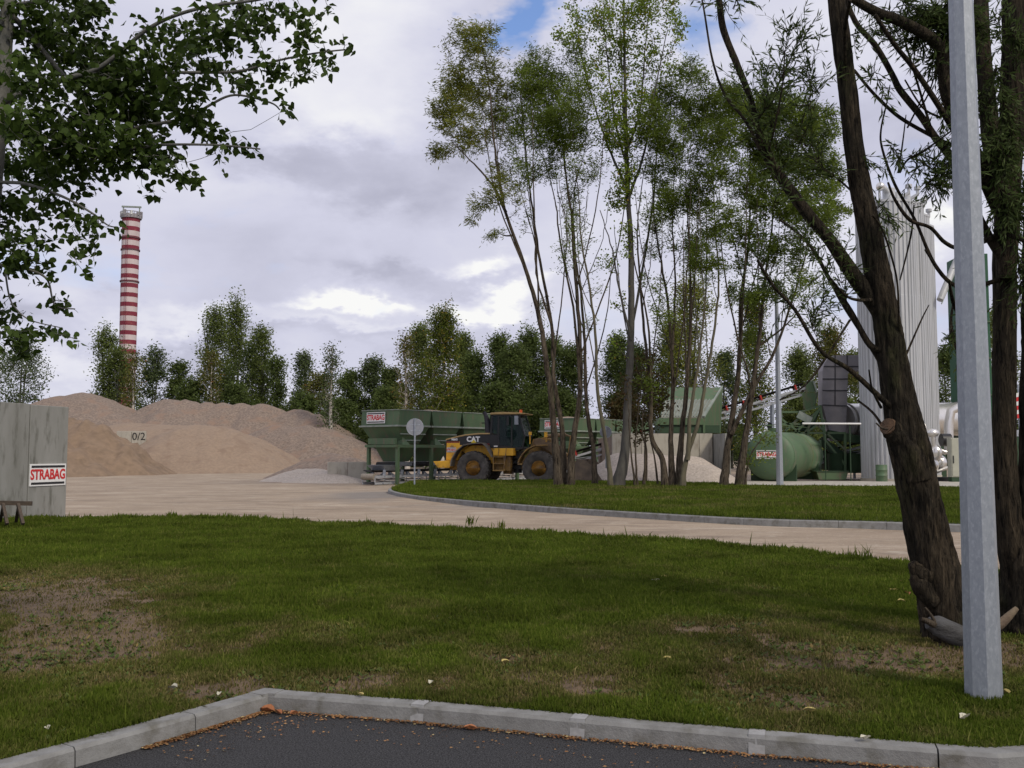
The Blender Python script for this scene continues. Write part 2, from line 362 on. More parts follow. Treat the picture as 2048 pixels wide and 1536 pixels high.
c = tmix(t, tn(t, co, 1.0, 4, .5, (.22, 3.2, 1), R(9)), c, (.21, .165, .125), .60, .66); c = tmix(t, tn(t, co, .9, 7, .65, (1, 1.3, 1)), c, (.44, .38, .30), .58, .70); c = tmix(t, at_.outputs['Fac'], c, (.17, .165, .16))
t.links.new(c, b.inputs['Base Color'])
bp = t.nodes.new('ShaderNodeBump'); bp.inputs['Strength'].default_value = .6; bp.inputs['Distance'].default_value = .04; t.links.new(tn(t, co, 14, 8, .75), bp.inputs['Height']); t.links.new(bp.outputs[0], b.inputs['Normal'])
def bare(x, y):
    p = G(745, 990); q = G(1000, 1012); q2 = G(1500, 1062)
    d = np.minimum(np.hypot(x-p.x, (y-p.y)*.45), 9)
    d2 = np.hypot((x-q.x)*.4, (y-q.y)*.9)
    return np.clip((1-d/2.6)*1.2+(fbm(x*.8, y*.5)-.5)*.9, 0, .65)*(d < 4) + np.clip(.45-d2/3+(fbm(x*.9, y*.9)-.5), 0, .4)
xs = np.concatenate([np.linspace(-140, -30, 45), np.linspace(-29.5, 30, 160), np.linspace(31, 140, 45)]); ys = np.concatenate([np.linspace(8, 70, 170), np.linspace(71, 220, 50)])
grid_sheet('gravel_yard', xs, ys, lambda X, Y: (fbm(X*.25, Y*.25)-.5)*.10*np.clip((Y-edgeY(X))/8, 0, 1)*np.clip((200-Y)/100, 0, 1)-.02-.15*np.clip((4-(Y-(edgeY(X)-4.5)))/2, 0, 1)*(Y < edgeY(X)-3)-.12*np.clip((Y-44)/5, 0, 1), ym, keep=lambda X, Y, Z: Y > edgeY(X)-2.5, attr=('bare', bare)) ['kind'] = 'structure'

asm = mat('asphalt', (.085, .084, .088), (.012, .012, .013), 95, .85, bump=1.0, bscale=90, c3=(.17, .168, .165), s3=130, lo=.42, hi=.60, detail=2)
poly_sheet('asphalt', [(kl[0].x-3, -6), (12, -6), (12, kr[-1].y+.05)]+[(p.x, p.y+.06) for p in reversed(kr[:-1])]+[(p.x, p.y+.06) for p in reversed(kl[:-1])]+[(kl[0].x-3, kl[0].y)], -.085, asm)

kerbm = mat('kerb concrete', (.255, .255, .245), (.19, .188, .178), 7, .9, bump=.3, bscale=50, c3=(.14, .135, .115), s3=5)
mort = mat('mortar', (.34, .34, .335), (.27, .27, .265), 30, .9)
def kerb_run(name, pts, width, z0, z1, side, m, joint=1.0, chamfer=.015, cuts=None):
    """kerb blocks laid along a polyline; top outer edge follows pts, width to `side`"""
    pts = [Vector((p.x, p.y, 0)) for p in pts]; cum = [0]
    for a, b_ in zip(pts, pts[1:]): cum.append(cum[-1]+(b_-a).length)
    def at(s):
        for i in range(len(pts)-1):
            if s <= cum[i+1] or i == len(pts)-2:
                d = (pts[i+1]-pts[i]).normalized(); return pts[i]+d*(s-cum[i]), d
    def nrm(d): return Vector((d.y, -d.x, 0))*side
    v = []; f = []
    if cuts: cuts = [0]+cuts+[cum[-1]]
    else:
        cuts = [0]; s = joint
        while s < cum[-1]-.02: cuts.append(s); s += joint
        cuts.append(cum[-1])
    mb = MB(); g = .004
    for a, b_ in zip(cuts, cuts[1:]):
        ss = [a+g]+[c_ for c_ in cum if a+.05 < c_ < b_-.05]+[b_-g]
        rings = []
        for q in ss:
            p, d = at(q)
            if q in cum and 0 < cum.index(q) < len(pts)-1:
                i = cum.index(q); d2 = ((pts[i]-pts[i-1]).normalized()+(pts[i+1]-pts[i]).normalized()).normalized(); n = nrm(d2)/max(.6, d2.dot((pts[i]-pts[i-1]).normalized()))
            else:
                n = nrm(d)
            o = p
            rings.append([o+Vector((0, 0, z0)), o+Vector((0, 0, z1)), o+n*(width-chamfer)+Vector((0, 0, z1)), o+n*width+Vector((0, 0, z1-chamfer*1.3)), o+n*(width+.008)+Vector((0, 0, z0))])
        vv = [x for r in rings for x in r]; ff = []
        for i in range(len(rings)-1):
            for k in range(5):
                k2 = (k+1) % 5; ff.append((i*5+k, i*5+k2, (i+1)*5+k2, (i+1)*5+k))
        ff.append((4, 3, 2, 1, 0)); e = (len(rings)-1)*5; ff.append((e, e+1, e+2, e+3, e+4)); mb.add(vv, ff)
    return mb
cl_ = [(kl[0].xy-G(127, 1494).xy).length, (kl[0].xy-G(362, 1428).xy).length]
kmb = kerb_run('kerb', kl, .125, -.2, .02, 1, kerbm, cuts=[cl_[0]-1.0, cl_[0], cl_[1]])
jr = [(p-q).length for p, q in zip(kr[1:6], kr[:5])]; jr = [sum(jr[:i+1]) for i in range(4)]
k2 = kerb_run('kerb', kr, .125, -.2, .02, 1, kerbm, cuts=jr+[jr[-1]+1.0])
cK = kr[0]; dL = (kl[3]-kl[2]).normalized(); nL = Vector((dL.y, -dL.x, 0)); dR = (kr[1]-kr[0]).normalized(); nR = Vector((dR.y, -dR.x, 0)); cI = cK+(nL+nR).normalized()*.125/max(.5, (nL+nR).normalized().dot(nL))
cw = [cK, cK+nL*.133, cI+(nL+nR).normalized()*.004, cK+nR*.133]; cw = [cK-dL*.14-nL*.002, cK-dL*.14+nL*.122, cI-(nL+nR).normalized()*.002, cK+dR*.14+nR*.122, cK+dR*.14-nR*.002, cK-(nL+nR).normalized()*.004]
k2.add([(p.x, p.y, -.2) for p in cw]+[(p.x, p.y, .0235) for p in cw], [(6, 7, 8, 9, 10, 11)]+[(i, (i+1) % 6, 6+(i+1) % 6, 6+i) for i in range(6)])
kmb.add(k2.v, k2.f); ko = kmb.build('kerb', kerbm); tag(ko, 'grey concrete kerb of butted blocks cornering around the near asphalt', 'kerb')
bm = MB()
for a, b_, s0 in ((kr[1], kr[2], 0), (kr[2], kr[3], 0), (kr[3], kr[4], 0)):
    d = (b_-a).normalized(); n = Vector((d.y, -d.x, 0)); p = a
    w5 = .045 if s0 == 0 else .02; p1 = p-d*w5; p2 = p+d*w5
    q = [p1+n*.003, p2+n*.003, p2+n*.118, p1+n*.118]
    bm.add([x+Vector((0, 0, .0235)) for x in q]+[p1+n*.1345+Vector((0, 0, -.085)), p2+n*.1345+Vector((0, 0, -.085))], [(0, 1, 2, 3), (3, 2, 5, 4)])
bm.build('mortar_patch', mort, ko)

def PX(X, Y, z=0.0):
    yc = Y*cp+(z-CH)*sp; zc = -Y*sp+(z-CH)*cp
    return 1024+F*X/yc, 768-F*zc/yc
def dry_shade(X, Y):
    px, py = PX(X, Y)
    s = .42*np.clip((py-1180)/170, 0, 1)  # nearer rows browner: dry turf, plus near shade painted into the colour
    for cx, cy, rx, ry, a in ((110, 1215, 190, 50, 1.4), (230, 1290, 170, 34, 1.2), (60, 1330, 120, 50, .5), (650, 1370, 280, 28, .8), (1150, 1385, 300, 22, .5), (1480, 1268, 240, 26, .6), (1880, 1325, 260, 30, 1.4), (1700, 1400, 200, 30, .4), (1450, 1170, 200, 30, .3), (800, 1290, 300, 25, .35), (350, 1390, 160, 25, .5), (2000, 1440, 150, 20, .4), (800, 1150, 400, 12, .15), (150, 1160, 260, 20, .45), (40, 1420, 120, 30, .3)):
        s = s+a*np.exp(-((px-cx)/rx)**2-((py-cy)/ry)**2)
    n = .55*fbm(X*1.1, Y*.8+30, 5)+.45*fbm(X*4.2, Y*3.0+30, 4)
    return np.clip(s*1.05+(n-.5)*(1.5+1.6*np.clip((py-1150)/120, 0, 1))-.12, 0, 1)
def lawnz(X, Y):
    return .0+(fbm(X*.5, Y*.5)-.5)*.07*np.clip((Y-kerbY(X))/1.5, 0, 1)-.0+.03*np.clip((Y-kerbY(X)-.3)/2, 0, 1)
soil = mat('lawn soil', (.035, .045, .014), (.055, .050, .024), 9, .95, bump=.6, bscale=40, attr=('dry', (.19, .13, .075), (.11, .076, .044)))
xs = np.linspace(-14, 13, 300); ss = np.concatenate([np.linspace(0, 1, 90)**1.3])
X, S = np.meshgrid(xs, ss); Yk = kerbY(X)+.004; Ye = edgeY(X)+.1+(fbm(X*1.5, X*0+3)-.5)*.25; Y = Yk+(Ye-Yk)*S
Z = lawnz(X, Y); Z[-1, :] -= .12; Z = Z.copy()
idx = np.arange(X.size).reshape(X.shape); f = np.stack([idx[:-1, :-1], idx[:-1, 1:], idx[1:, 1:], idx[1:, :-1]], -1).reshape(-1, 4)
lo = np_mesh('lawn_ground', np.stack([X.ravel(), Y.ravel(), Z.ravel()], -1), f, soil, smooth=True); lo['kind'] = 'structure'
a = lo.data.attributes.new('dry', 'FLOAT', 'POINT'); a.data.foreach_set('value', dry_shade(X.ravel(), Y.ravel()).astype(np.float32))

# island
isl_near = catmull([G(830, 966.5, 0), G(795, 978, 0), G(784, 986, 0), G(822, 996, 0), G(900, 1005, 0), G(1050, 1018, 0), G(1200, 1029, 0), G(1500, 1047, 0), G(1750, 1054, 0), G(1925, 1060, 0), G(2150, 1067, 0)], 8)
isl_far = [G(2150, 985, 0), G(1900, 981, 0), G(1490, 977, 0), G(1440, 972, 0), G(1200, 967, 0), G(1000, 966, 0)]
kb = kerb_run('kerb', [Vector((p.x, p.y, 0)) for p in isl_near], .14, -.1, .12, 1, kerbm)
kio = kb.build('kerb', kerbm); tag(kio, 'thin grey kerb curving around the grass island with the tree clump', 'kerb')
iso = [(p.x, p.y) for p in isl_near]+[(p.x, p.y) for p in isl_far]
def inside(x, y, poly):
    r = np.zeros(x.shape, bool); n = len(poly)
    for i in range(n):
        x1, y1 = poly[i]; x2, y2 = poly[(i+1) % n]
        c_ = ((y1 > y) != (y2 > y)) & (x < (x2-x1)*(y-y1)/(y2-y1+1e-12)+x1); r ^= c_
    return r
def dryi(X, Y):
    px, py = PX(X, Y); s = .55*np.exp(-((px-1230)/160)**2-((py-985)/8)**2)+.35*np.exp(-((px-1500)/300)**2-((py-1000)/8)**2)+.3*np.exp(-((px-1400)/500)**2-((py-1022)/6)**2)
    return np.clip(s+(fbm(X*.6, Y*.6, 4)-.5)*1.8-.1, 0, 1)
me = poly_sheet('island_ground', iso, .11, mat('island soil', (.035, .045, .016), (.05, .05, .022), 5, .95, attr=('dry', (.09, .07, .045), (.06, .05, .03))))
# concrete apron between island and plant
poly_sheet('concrete_apron', [G(1484, 975.5, 0), G(2300, 979, 0), G(2300, 965.5, 0), G(1484, 962.5, 0)], .035, concl)
# ------------------------------------------------------------------ grass blades
def grassmat(name):
    m = bpy.data.materials.new(name); m.use_nodes = True; t = m.node_tree; b = t.nodes['Principled BSDF']; b.inputs['Roughness'].default_value = .8; b.inputs['Specular IOR Level'].default_value = .06
    g = t.nodes.new('ShaderNodeNewGeometry'); r = t.nodes.new('ShaderNodeValToRGB'); t.links.new(g.outputs['Random Per Island'], r.inputs[0])
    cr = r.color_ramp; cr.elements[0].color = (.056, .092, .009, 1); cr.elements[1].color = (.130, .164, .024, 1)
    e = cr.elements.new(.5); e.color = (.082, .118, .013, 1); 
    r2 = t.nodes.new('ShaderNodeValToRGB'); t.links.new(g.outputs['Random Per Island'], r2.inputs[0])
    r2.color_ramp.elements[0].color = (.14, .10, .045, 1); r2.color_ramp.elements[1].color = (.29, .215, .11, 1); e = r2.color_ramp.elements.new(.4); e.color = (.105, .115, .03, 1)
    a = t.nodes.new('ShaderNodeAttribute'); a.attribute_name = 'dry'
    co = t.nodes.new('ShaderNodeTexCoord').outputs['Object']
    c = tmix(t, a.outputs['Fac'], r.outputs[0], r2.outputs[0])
    hs = t.nodes.new('ShaderNodeHueSaturation'); t.links.new(c, hs.inputs['Color'])
    mr = t.nodes.new('ShaderNodeMapRange'); mr.inputs['From Min'].default_value = .35; mr.inputs['From Max'].default_value = .65; mr.inputs['To Min'].default_value = .72; mr.inputs['To Max'].default_value = 1.25
    t.links.new(tn(t, co, .9, 5), mr.inputs['Value']); t.links.new(mr.outputs[0], hs.inputs['Value'])
    t.links.new(hs.outputs[0], b.inputs['Base Color'])
    tr = t.nodes.new('ShaderNodeBsdfTranslucent'); t.links.new(hs.outputs[0], tr.inputs[0]); mx = t.nodes.new('ShaderNodeMixShader'); mx.inputs[0].default_value = .3
    t.links.new(b.outputs[0], mx.inputs[1]); t.links.new(tr.outputs[0], mx.inputs[2]); t.links.new(mx.outputs[0], t.nodes['Material Output'].inputs[0]); return m
gm = grassmat('grass blades')
def blades(name, x, y, z, h, w, dry, rng, lean=.5):
    n = len(x); th = rng.random(n)*2*np.pi; ln = np.abs(rng.normal(0, lean, n)); ph = rng.random(n)*2*np.pi
    sx = np.cos(th)*w/2; sy = np.sin(th)*w/2; lx = np.cos(ph)*ln*h; ly = np.sin(ph)*ln*h
    b = np.stack([x, y, z-.01], -1)
    m = np.stack([x+lx*.3, y+ly*.3, z+h*.45], -1); s = np.stack([sx, sy, np.zeros(n)], -1); tip = np.stack([x+lx, y+ly, z+h*np.clip(1-ln*.45, .3, 1)], -1)
    V = np.stack([b+s*.5, m+s, tip, m-s], 1).reshape(-1, 3); f = np.arange(4*n).reshape(n, 4)
    o = np_mesh(name, V, f, gm); a = o.data.attributes.new('dry', 'FLOAT', 'POINT'); a.data.foreach_set('value', np.repeat(np.clip(dry+rng.normal(0, .13, n), 0, 1), 4).astype(np.float32)); return o
rng = np.random.default_rng(11)
# near lawn: density falls with distance as the blades get a little broader
N = 1500000
Yv = 5.0*(25/5.0)**rng.random(N); Xv = (rng.random(N)*2-1)*Yv*.60
ky_ = kerbY(Xv); ey_ = edgeY(Xv)+(fbm(Xv*1.5, Xv*0+3)-.5)*.5
wx, wy = -11.6, 23.4
dr = dry_shade(Xv, Yv); tuft = fbm(Xv*3.2, Yv*3.2, 3)
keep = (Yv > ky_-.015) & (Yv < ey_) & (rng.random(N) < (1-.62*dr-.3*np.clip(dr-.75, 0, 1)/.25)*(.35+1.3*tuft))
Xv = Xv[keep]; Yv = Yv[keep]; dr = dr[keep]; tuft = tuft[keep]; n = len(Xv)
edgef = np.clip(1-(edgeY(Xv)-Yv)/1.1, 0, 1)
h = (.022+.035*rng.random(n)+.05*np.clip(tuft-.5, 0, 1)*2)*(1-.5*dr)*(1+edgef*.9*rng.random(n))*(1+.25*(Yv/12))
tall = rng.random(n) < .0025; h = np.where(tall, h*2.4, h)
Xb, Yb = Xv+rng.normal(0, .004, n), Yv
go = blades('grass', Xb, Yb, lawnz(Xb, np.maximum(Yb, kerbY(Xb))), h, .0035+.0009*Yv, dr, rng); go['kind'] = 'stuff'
# island grass
N = 500000
Yv = 19.5*(53/19.5)**rng.random(N); Xv = -7+rng.random(N)*33
kp = inside(Xv, Yv, iso) & (np.abs(Xv) < Yv*.57); Xv = Xv[kp]; Yv = Yv[kp]; dr = dryi(Xv, Yv); kp = rng.random(len(Xv)) < 1-.5*dr; Xv, Yv, dr = Xv[kp], Yv[kp], dr[kp]; n = len(Xv)
gi = blades('grass', Xv, Yv, np.full(n, .115), (.05+.09*rng.random(n)*fbm(Xv, Yv, 3)*1.6)*(1+.8*(rng.random(n) < .02)), .0035+.0007*Yv, dr, rng); gi['kind'] = 'stuff'
# broad-leaved weeds scattered low in the sward
r = np.random.default_rng(31); n = 26000; Yv = 5.0*(22/5.0)**r.random(n); Xv = (r.random(n)*2-1)*Yv*.58
cl = fbm(Xv*1.4+9, Yv*1.4, 4); kp = (Yv > kerbY(Xv)+.03) & (Yv < edgeY(Xv)-.05) & (r.random(n) < np.clip((cl-.5)*5, .03, .5)); Xv = Xv[kp]; Yv = Yv[kp]; n = len(Xv); m_ = 5
px3 = np.repeat(np.stack([Xv, Yv, lawnz(Xv, Yv)+.006], -1), m_, 0); an = r.random(n*m_)*6.283; el_ = .25+.5*r.random(n*m_); d3 = np.stack([np.cos(an)*np.cos(el_), np.sin(an)*np.cos(el_), np.sin(el_)], -1); s3 = np.stack([-np.sin(an), np.cos(an), np.zeros(n*m_)], -1)
L3 = (.022+.03*r.random((n*m_, 1)))*(1+.02*np.repeat(Yv, m_)[:, None]); V = np.stack([px3, px3+d3*L3*.5+s3*L3*.24, px3+d3*L3, px3+d3*L3*.5-s3*L3*.24], 1).reshape(-1, 3)
wd_ = np_mesh('ground_weeds', V, np.arange(len(V)).reshape(-1, 4), leafmat('weed leaves', (.06, .095, .018), (.11, .14, .035), .3, (.22, .16, .06))); wd_['kind'] = 'stuff'
# weeds along the road edge, a few taller grass tufts and fallen leaves
def tuftplant(px, py, hh, label, nb=26):
    p = G(px, py); r = np.random.default_rng(int(px*7+py)); n = nb
    x = p.x+r.normal(0, hh*.22, n); y = p.y+r.normal(0, hh*.2, n)
    o = blades('weed_tuft', x, y, np.full(n, .0), hh*(.5+.6*r.random(n)), .006+.001*p.y, np.full(n, .12), r, .45)
    tag(o, label, 'plant', 'weeds in the lawn')
for px, py, hh, lb in ((940, 1052, .28, 'small leafy weed growing in the gravel at the lawn edge left of the loader'), (1000, 1059, .22, 'low weed at the lawn edge below the loader bucket'), (350, 1046, .2, 'weed tuft at the road edge right of the concrete wall'),
        (500, 1040, .2, 'weed tuft at the lawn edge below the gravel pile'), (1460, 1100, .2, 'weed tuft at the lawn edge below the tree clump'), (1480, 1330, .1, 'grass tuft in the near lawn left of the big willow'),
        (1730, 1128, .34, 'tall weed tuft at the road edge just left of the leaning trunk'), (1700, 1122, .24, 'shorter weed tuft at the road edge beside the leaning trunk'), (110, 1436, .09, 'dark round grass tuft near the left kerb'), (1400, 1385, .10, 'lush grass tuft near the right kerb')):
    tuftplant(px, py, hh, lb, 60 if 'dark' in lb or 'lush' in lb else 26)
lm_y = mat('yellow dead leaf', (.50, .40, .13), (.38, .33, .14), 20, .7); lm_o = mat('orange dead leaf', (.38, .15, .06), (.28, .11, .05), 20, .7); lm_p = mat('pale dead leaf', (.55, .53, .42), (.45, .42, .33), 20, .7)
def leafobj(px, py, z, s, m, label, seed):
    r = random.Random(seed); p = G(px, py, z); a = r.random()*6.28; pts = []
    for i in range(10):
        t = 2*math.pi*i/10; rr = s*(.75+.35*r.random())*(1.25 if i == 0 else 1); pts.append((math.cos(t)*rr, math.sin(t)*rr*.62, s*(.25+.45*abs(math.sin(t*1.0))+.2*r.random())))
    v = [(0, 0, s*.12)]+pts; f = [(0, i+1, (i+1) % 10+1) for i in range(10)]
    o = MB().add(v, f).build('fallen_leaf', m); o.location = p; o.rotation_euler = (r.uniform(-.2, .2), r.uniform(-.2, .2), a)
    tag(o, label, 'leaf', 'fallen leaves')
LV = [(535, 1424, -.08, .05, lm_o, 'large curled orange leaf in the inner corner of the kerb'), (556, 1428, -.08, .035, lm_o, 'smaller orange leaf right of the large one in the kerb corner'), (588, 1430, -.08, .035, lm_o, 'brown leaf leaning on the kerb just right of the corner'),
      (940, 1460, -.08, .04, lm_o, 'single orange leaf standing against the kerb face'), (347, 1379, .03, .045, lm_p, 'pale yellow leaf on the lawn left of the kerb corner'), (437, 1390, .03, .028, lm_p, 'small whitish leaf on the lawn near the kerb corner'),
      (720, 1391, .03, .028, lm_y, 'tiny yellow leaf on the lawn right of the kerb corner'), (95, 1459, .03, .028, lm_p, 'white scrap of leaf on the lawn beside the left kerb'), (1328, 1158, .03, .06, lm_y, 'yellow leaf in the lawn near the road edge'), (1312, 1164, .03, .055, lm_p, 'pale leaf beside the yellow leaf near the road edge'),
      (1788, 1185, .03, .06, lm_y, 'yellow leaf on the lawn left of the trunk burl'), (1815, 1190, .03, .05, lm_o, 'orange leaf on the lawn by the trunk burl'), (1802, 1206, .03, .05, lm_y, 'lower yellow leaf near the trunk foot'), (1930, 1440, .03, .05, lm_p, 'pale leaf on the lawn below the lamp post'),
      (1335, 1320, .03, .035, lm_y, 'small yellow leaf in the middle of the near lawn'), (1010, 1325, .03, .03, lm_y, 'tiny yellow leaf in the centre of the near lawn'), (1620, 1425, .03, .04, lm_y, 'yellow leaf near the kerb left of the lamp post'), (1773, 1292, .03, .035, lm_y, 'yellow leaf at the edge of the bare patch'),
      (1730, 1480, .03, .035, lm_p, 'pale leaf on the grass by the right kerb'), (860, 1368, .03, .03, lm_p, 'pale little leaf in the dry grass behind the kerb'), (2010, 1388, .03, .04, lm_y, 'yellow leaf right beside the lamp post foot'), (575, 1180, .03, .045, lm_y, 'yellow leaf in the left half of the lawn')]
for i, l in enumerate(LV): leafobj(*l, 40+i)
# litter along the inside of the kerb
r = np.random.default_rng(4); n = 4200; px_ = []
V = []; Fc = []
for i in range(n):
    if r.random() < .35:
        t_ = r.random(); a_, b_ = kl[2], kl[3]
    else:
        j = int(r.integers(0, 5)); a_, b_ = kr[j], kr[j+1]; t_ = r.random()
    p = a_.lerp(b_, t_); d = (b_-a_).normalized(); nn = Vector((d.y, -d.x, 0)); o = p+nn*(.14+abs(r.normal(0, .028)))
    if r.random() < .12: o = p+nn*(.14+r.random()*.5)
    s = .004+.010*r.random(); a0 = r.random()*6.28; q = Vector((math.cos(a0), math.sin(a0), 0)); w_ = Vector((-q.y, q.x, 0)); z = Vector((0, 0, -.078+.006*r.random()))
    b0 = len(V); V += [o+q*s+z, o+w_*s*.6+z+Vector((0, 0, .004)), o-q*s+z, o-w_*s*.6+z]; Fc.append((b0, b0+1, b0+2, b0+3))
ll = np_mesh('leaf_litter', [tuple(v) for v in V], Fc, leafmat('leaf litter', (.20, .085, .035), (.33, .19, .08), .1, (.5, .4, .2))); ll['kind'] = 'stuff'

# ------------------------------------------------------------------ trees
barkd = barkmat('dark willow bark', (.060, .046, .030), (.032, .027, .019), (.010, .008, .006), 34, .14)
barkb = barkmat('brown bark', (.110, .088, .062), (.062, .050, .037), (.02, .015, .01), 11, .18)
barkp = mat('poplar bark', (.10, .095, .08), (.06, .055, .048), 5, .9, bump=.6, bscale=20, stretch=(1, 1, .3))
barko = mat('olive bark', (.13, .115, .07), (.085, .075, .048), 5, .9, bump=.5, bscale=20, stretch=(1, 1, .3))
birch = mat('birch bark', (.62, .58, .52), (.36, .32, .28), 4, .8, stretch=(1, 1, 1.5))
barkg = mat('grey limb bark', (.16, .155, .135), (.10, .10, .085), 14, .85, bump=.4, stretch=(1, 1, .4))
lf_wd = leafmat('willow leaves dark', (.105, .150, .020), (.170, .225, .038), .5)
lf_wo = leafmat('willow leaves olive', (.14, .165, .025), (.21, .23, .04), .4, (.25, .20, .05))
lf_pl = leafmat('poplar leaves light', (.13, .195, .018), (.21, .285, .035), .45, (.35, .25, .04))
lf_near = leafmat('poplar leaves near', (.034, .060, .010), (.07, .11, .02), .34)
lf_w2 = leafmat('willow leaves grey green', (.048, .075, .020), (.085, .115, .036), .4)
lf_bd = leafmat('far leaves dark', (.080, .115, .030), (.135, .175, .052), .48)
lf_bm = leafmat('far leaves mid', (.105, .138, .034), (.165, .205, .06), .48)
lf_bg = leafmat('far leaves greyish', (.075, .105, .040), (.12, .155, .065), .42)
lf_by = leafmat('far leaves yellow green', (.085, .115, .020), (.14, .17, .032), .4, (.4, .28, .05))
lf_bb = leafmat('far leaves browning', (.11, .115, .026), (.15, .155, .04), .4, (.25, .12, .03))
lf_br = leafmat('brown brush leaves', (.075, .040, .015), (.06, .065, .02), .35)

def segs(P0, P1, r0, r1, n=4):
    P0 = np.asarray(P0); P1 = np.asarray(P1); d = P1-P0; L = np.linalg.norm(d, axis=1, keepdims=True)+1e-9; d = d/L
    ref = np.where(np.abs(d[:, 2:3]) > .9, np.array([[1., 0, 0]]), np.array([[0, 0, 1.]])); a = np.cross(d, ref); a /= np.linalg.norm(a, axis=1, keepdims=True); b = np.cross(d, a)
    t = np.arange(n)*2*np.pi/n; V = []
    for (p, r_) in ((P0, r0), (P1, r1)):
        V.append(p[:, None, :]+(a[:, None, :]*np.cos(t)[None, :, None]+b[:, None, :]*np.sin(t)[None, :, None])*np.asarray(r_)[:, None, None])
    V = np.concatenate(V, 1); m = len(P0); base = (np.arange(m)*2*n)[:, None, None]; k = np.arange(n)
    f = np.stack([k, (k+1) % n, n+(k+1) % n, n+k], -1)[None]+base
    return V.reshape(-1, 3), f.reshape(-1, 4)
def leaves(name, pos, L, W, droop, m, parent, rng, shape='kite', dirs=None):
    n = len(pos)
    a = rng.normal(0, 1, (n, 3)); a[:, 2] = a[:, 2]*.5-droop
    if dirs is not None: a = a*.7+dirs
    a /= np.linalg.norm(a, axis=1, keepdims=True); b = rng.normal(0, 1, (n, 3)); s = np.cross(a, b); s /= np.linalg.norm(s, axis=1, keepdims=True)+1e-9
    l = L*(.65+.6*rng.random((n, 1))); w = W*(.7+.5*rng.random((n, 1)))
    if shape == 'kite':
        V = np.stack([pos, pos+a*l*.45+s*w/2, pos+a*l, pos+a*l*.45-s*w/2], 1); k = 4
    else:      # broad poplar leaf with a pointed tip, slightly folded
        nrm = np.cross(s, a)*w*.12
        V = np.stack([pos, pos+a*l*.12+s*w*.36, pos+a*l*.38+s*w*.5+nrm, pos+a*l*.68+s*w*.26+nrm*.5, pos+a*l, pos+a*l*.68-s*w*.26+nrm*.5, pos+a*l*.38-s*w*.5+nrm, pos+a*l*.12-s*w*.36], 1); k = 8
    return np_mesh(name, V.reshape(-1, 3), np.arange(n*k).reshape(n, k), m, parent)
def grow(stems, att, rng, thick=1.0, rise=.5, jit=.08, tip=.004, minr=.006):
    """stems: list of (pts Nx3, radii N). branches out to every attractor point"""
    pos = np.concatenate([s[0] for s in stems]); rad = np.concatenate([s[1] for s in stems])
    M = len(pos)+len(att)*4; Pn = np.zeros((M, 3)); Rn = np.zeros(M); n = len(pos); Pn[:n] = pos; Rn[:n] = rad
    att = np.asarray(att)
    d0 = np.array([np.min(np.linalg.norm(pos-a, axis=1)) for a in att]); att = att[np.argsort(d0)]
    S0 = []; S1 = []; r0 = []; r1 = []; tw = []
    for a in att:
        v = a-Pn[:n]; d = np.linalg.norm(v, axis=1); hz = np.hypot(v[:, 0], v[:, 1])
        cost = d+1.1*np.maximum(0, rise*hz-v[:, 2]); j = int(np.argmin(cost)); L = d[j]
        if L < .02: continue
        rs = min(Rn[j]*.62, thick*(.006+.013*L)); rs = max(rs, minr); k = 3; prev = Pn[j]; pr = rs
        up = np.array([0, 0, .10*L]); q0 = Pn[j]
        for i in range(1, k+1):
            t = i/k; q = q0+(a-q0)*t+up*math.sin(math.pi*t)*-1.0+(rng.normal(0, jit*L*.5, 3) if i < k else 0)
            rr = rs+(tip-rs)*t; rr = max(rr, tip)
            S0.append(prev); S1.append(q); r0.append(pr); r1.append(rr); Pn[n] = q; Rn[n] = rr; n += 1; prev = q; pr = rr
        tw.append((q0, a, L))
    return S0, S1, r0, r1, tw
def lobepts(lobes, rng):
    out = []
    for (c, rx, ry, rz, n) in lobes:
        u = rng.normal(0, 1, (n, 3)); u /= np.linalg.norm(u, axis=1, keepdims=True); u *= rng.random((n, 1))**.42
        out.append(np.array(c)+u*np.array([rx, ry, rz]))
    return np.concatenate(out)
def smooth_stem(pts, radii, k=5, wig=0.0, rng=None):
    q = catmull(pts, k); v = np.array([tuple(p) for p in q]); n = len(v)
    r_ = np.interp(np.linspace(0, len(pts)-1, n), np.arange(len(pts)), radii)
    if wig: v[1:, :2] += rng.normal(0, wig, (n-1, 2))
    return v, r_
def stemmesh(name, stems, S, m, parent, nseg=10, twn=4, thickcut=None):
    V = []; Fq = []; b = 0
    for v, r_ in stems:
        mb = MB().tube([tuple(p) for p in v], list(r_), nseg, cap=False); V.append(np.array([tuple(x) for x in mb.v])); Fq.append(np.array(mb.f)+b); b += len(mb.v)
    if S[0]:
        v2, f2 = segs(S[0], S[1], S[2], S[3], twn); V.append(v2); Fq.append(f2+b)
    return np_mesh(name, np.concatenate(V), np.concatenate(Fq), m, parent, smooth=True)
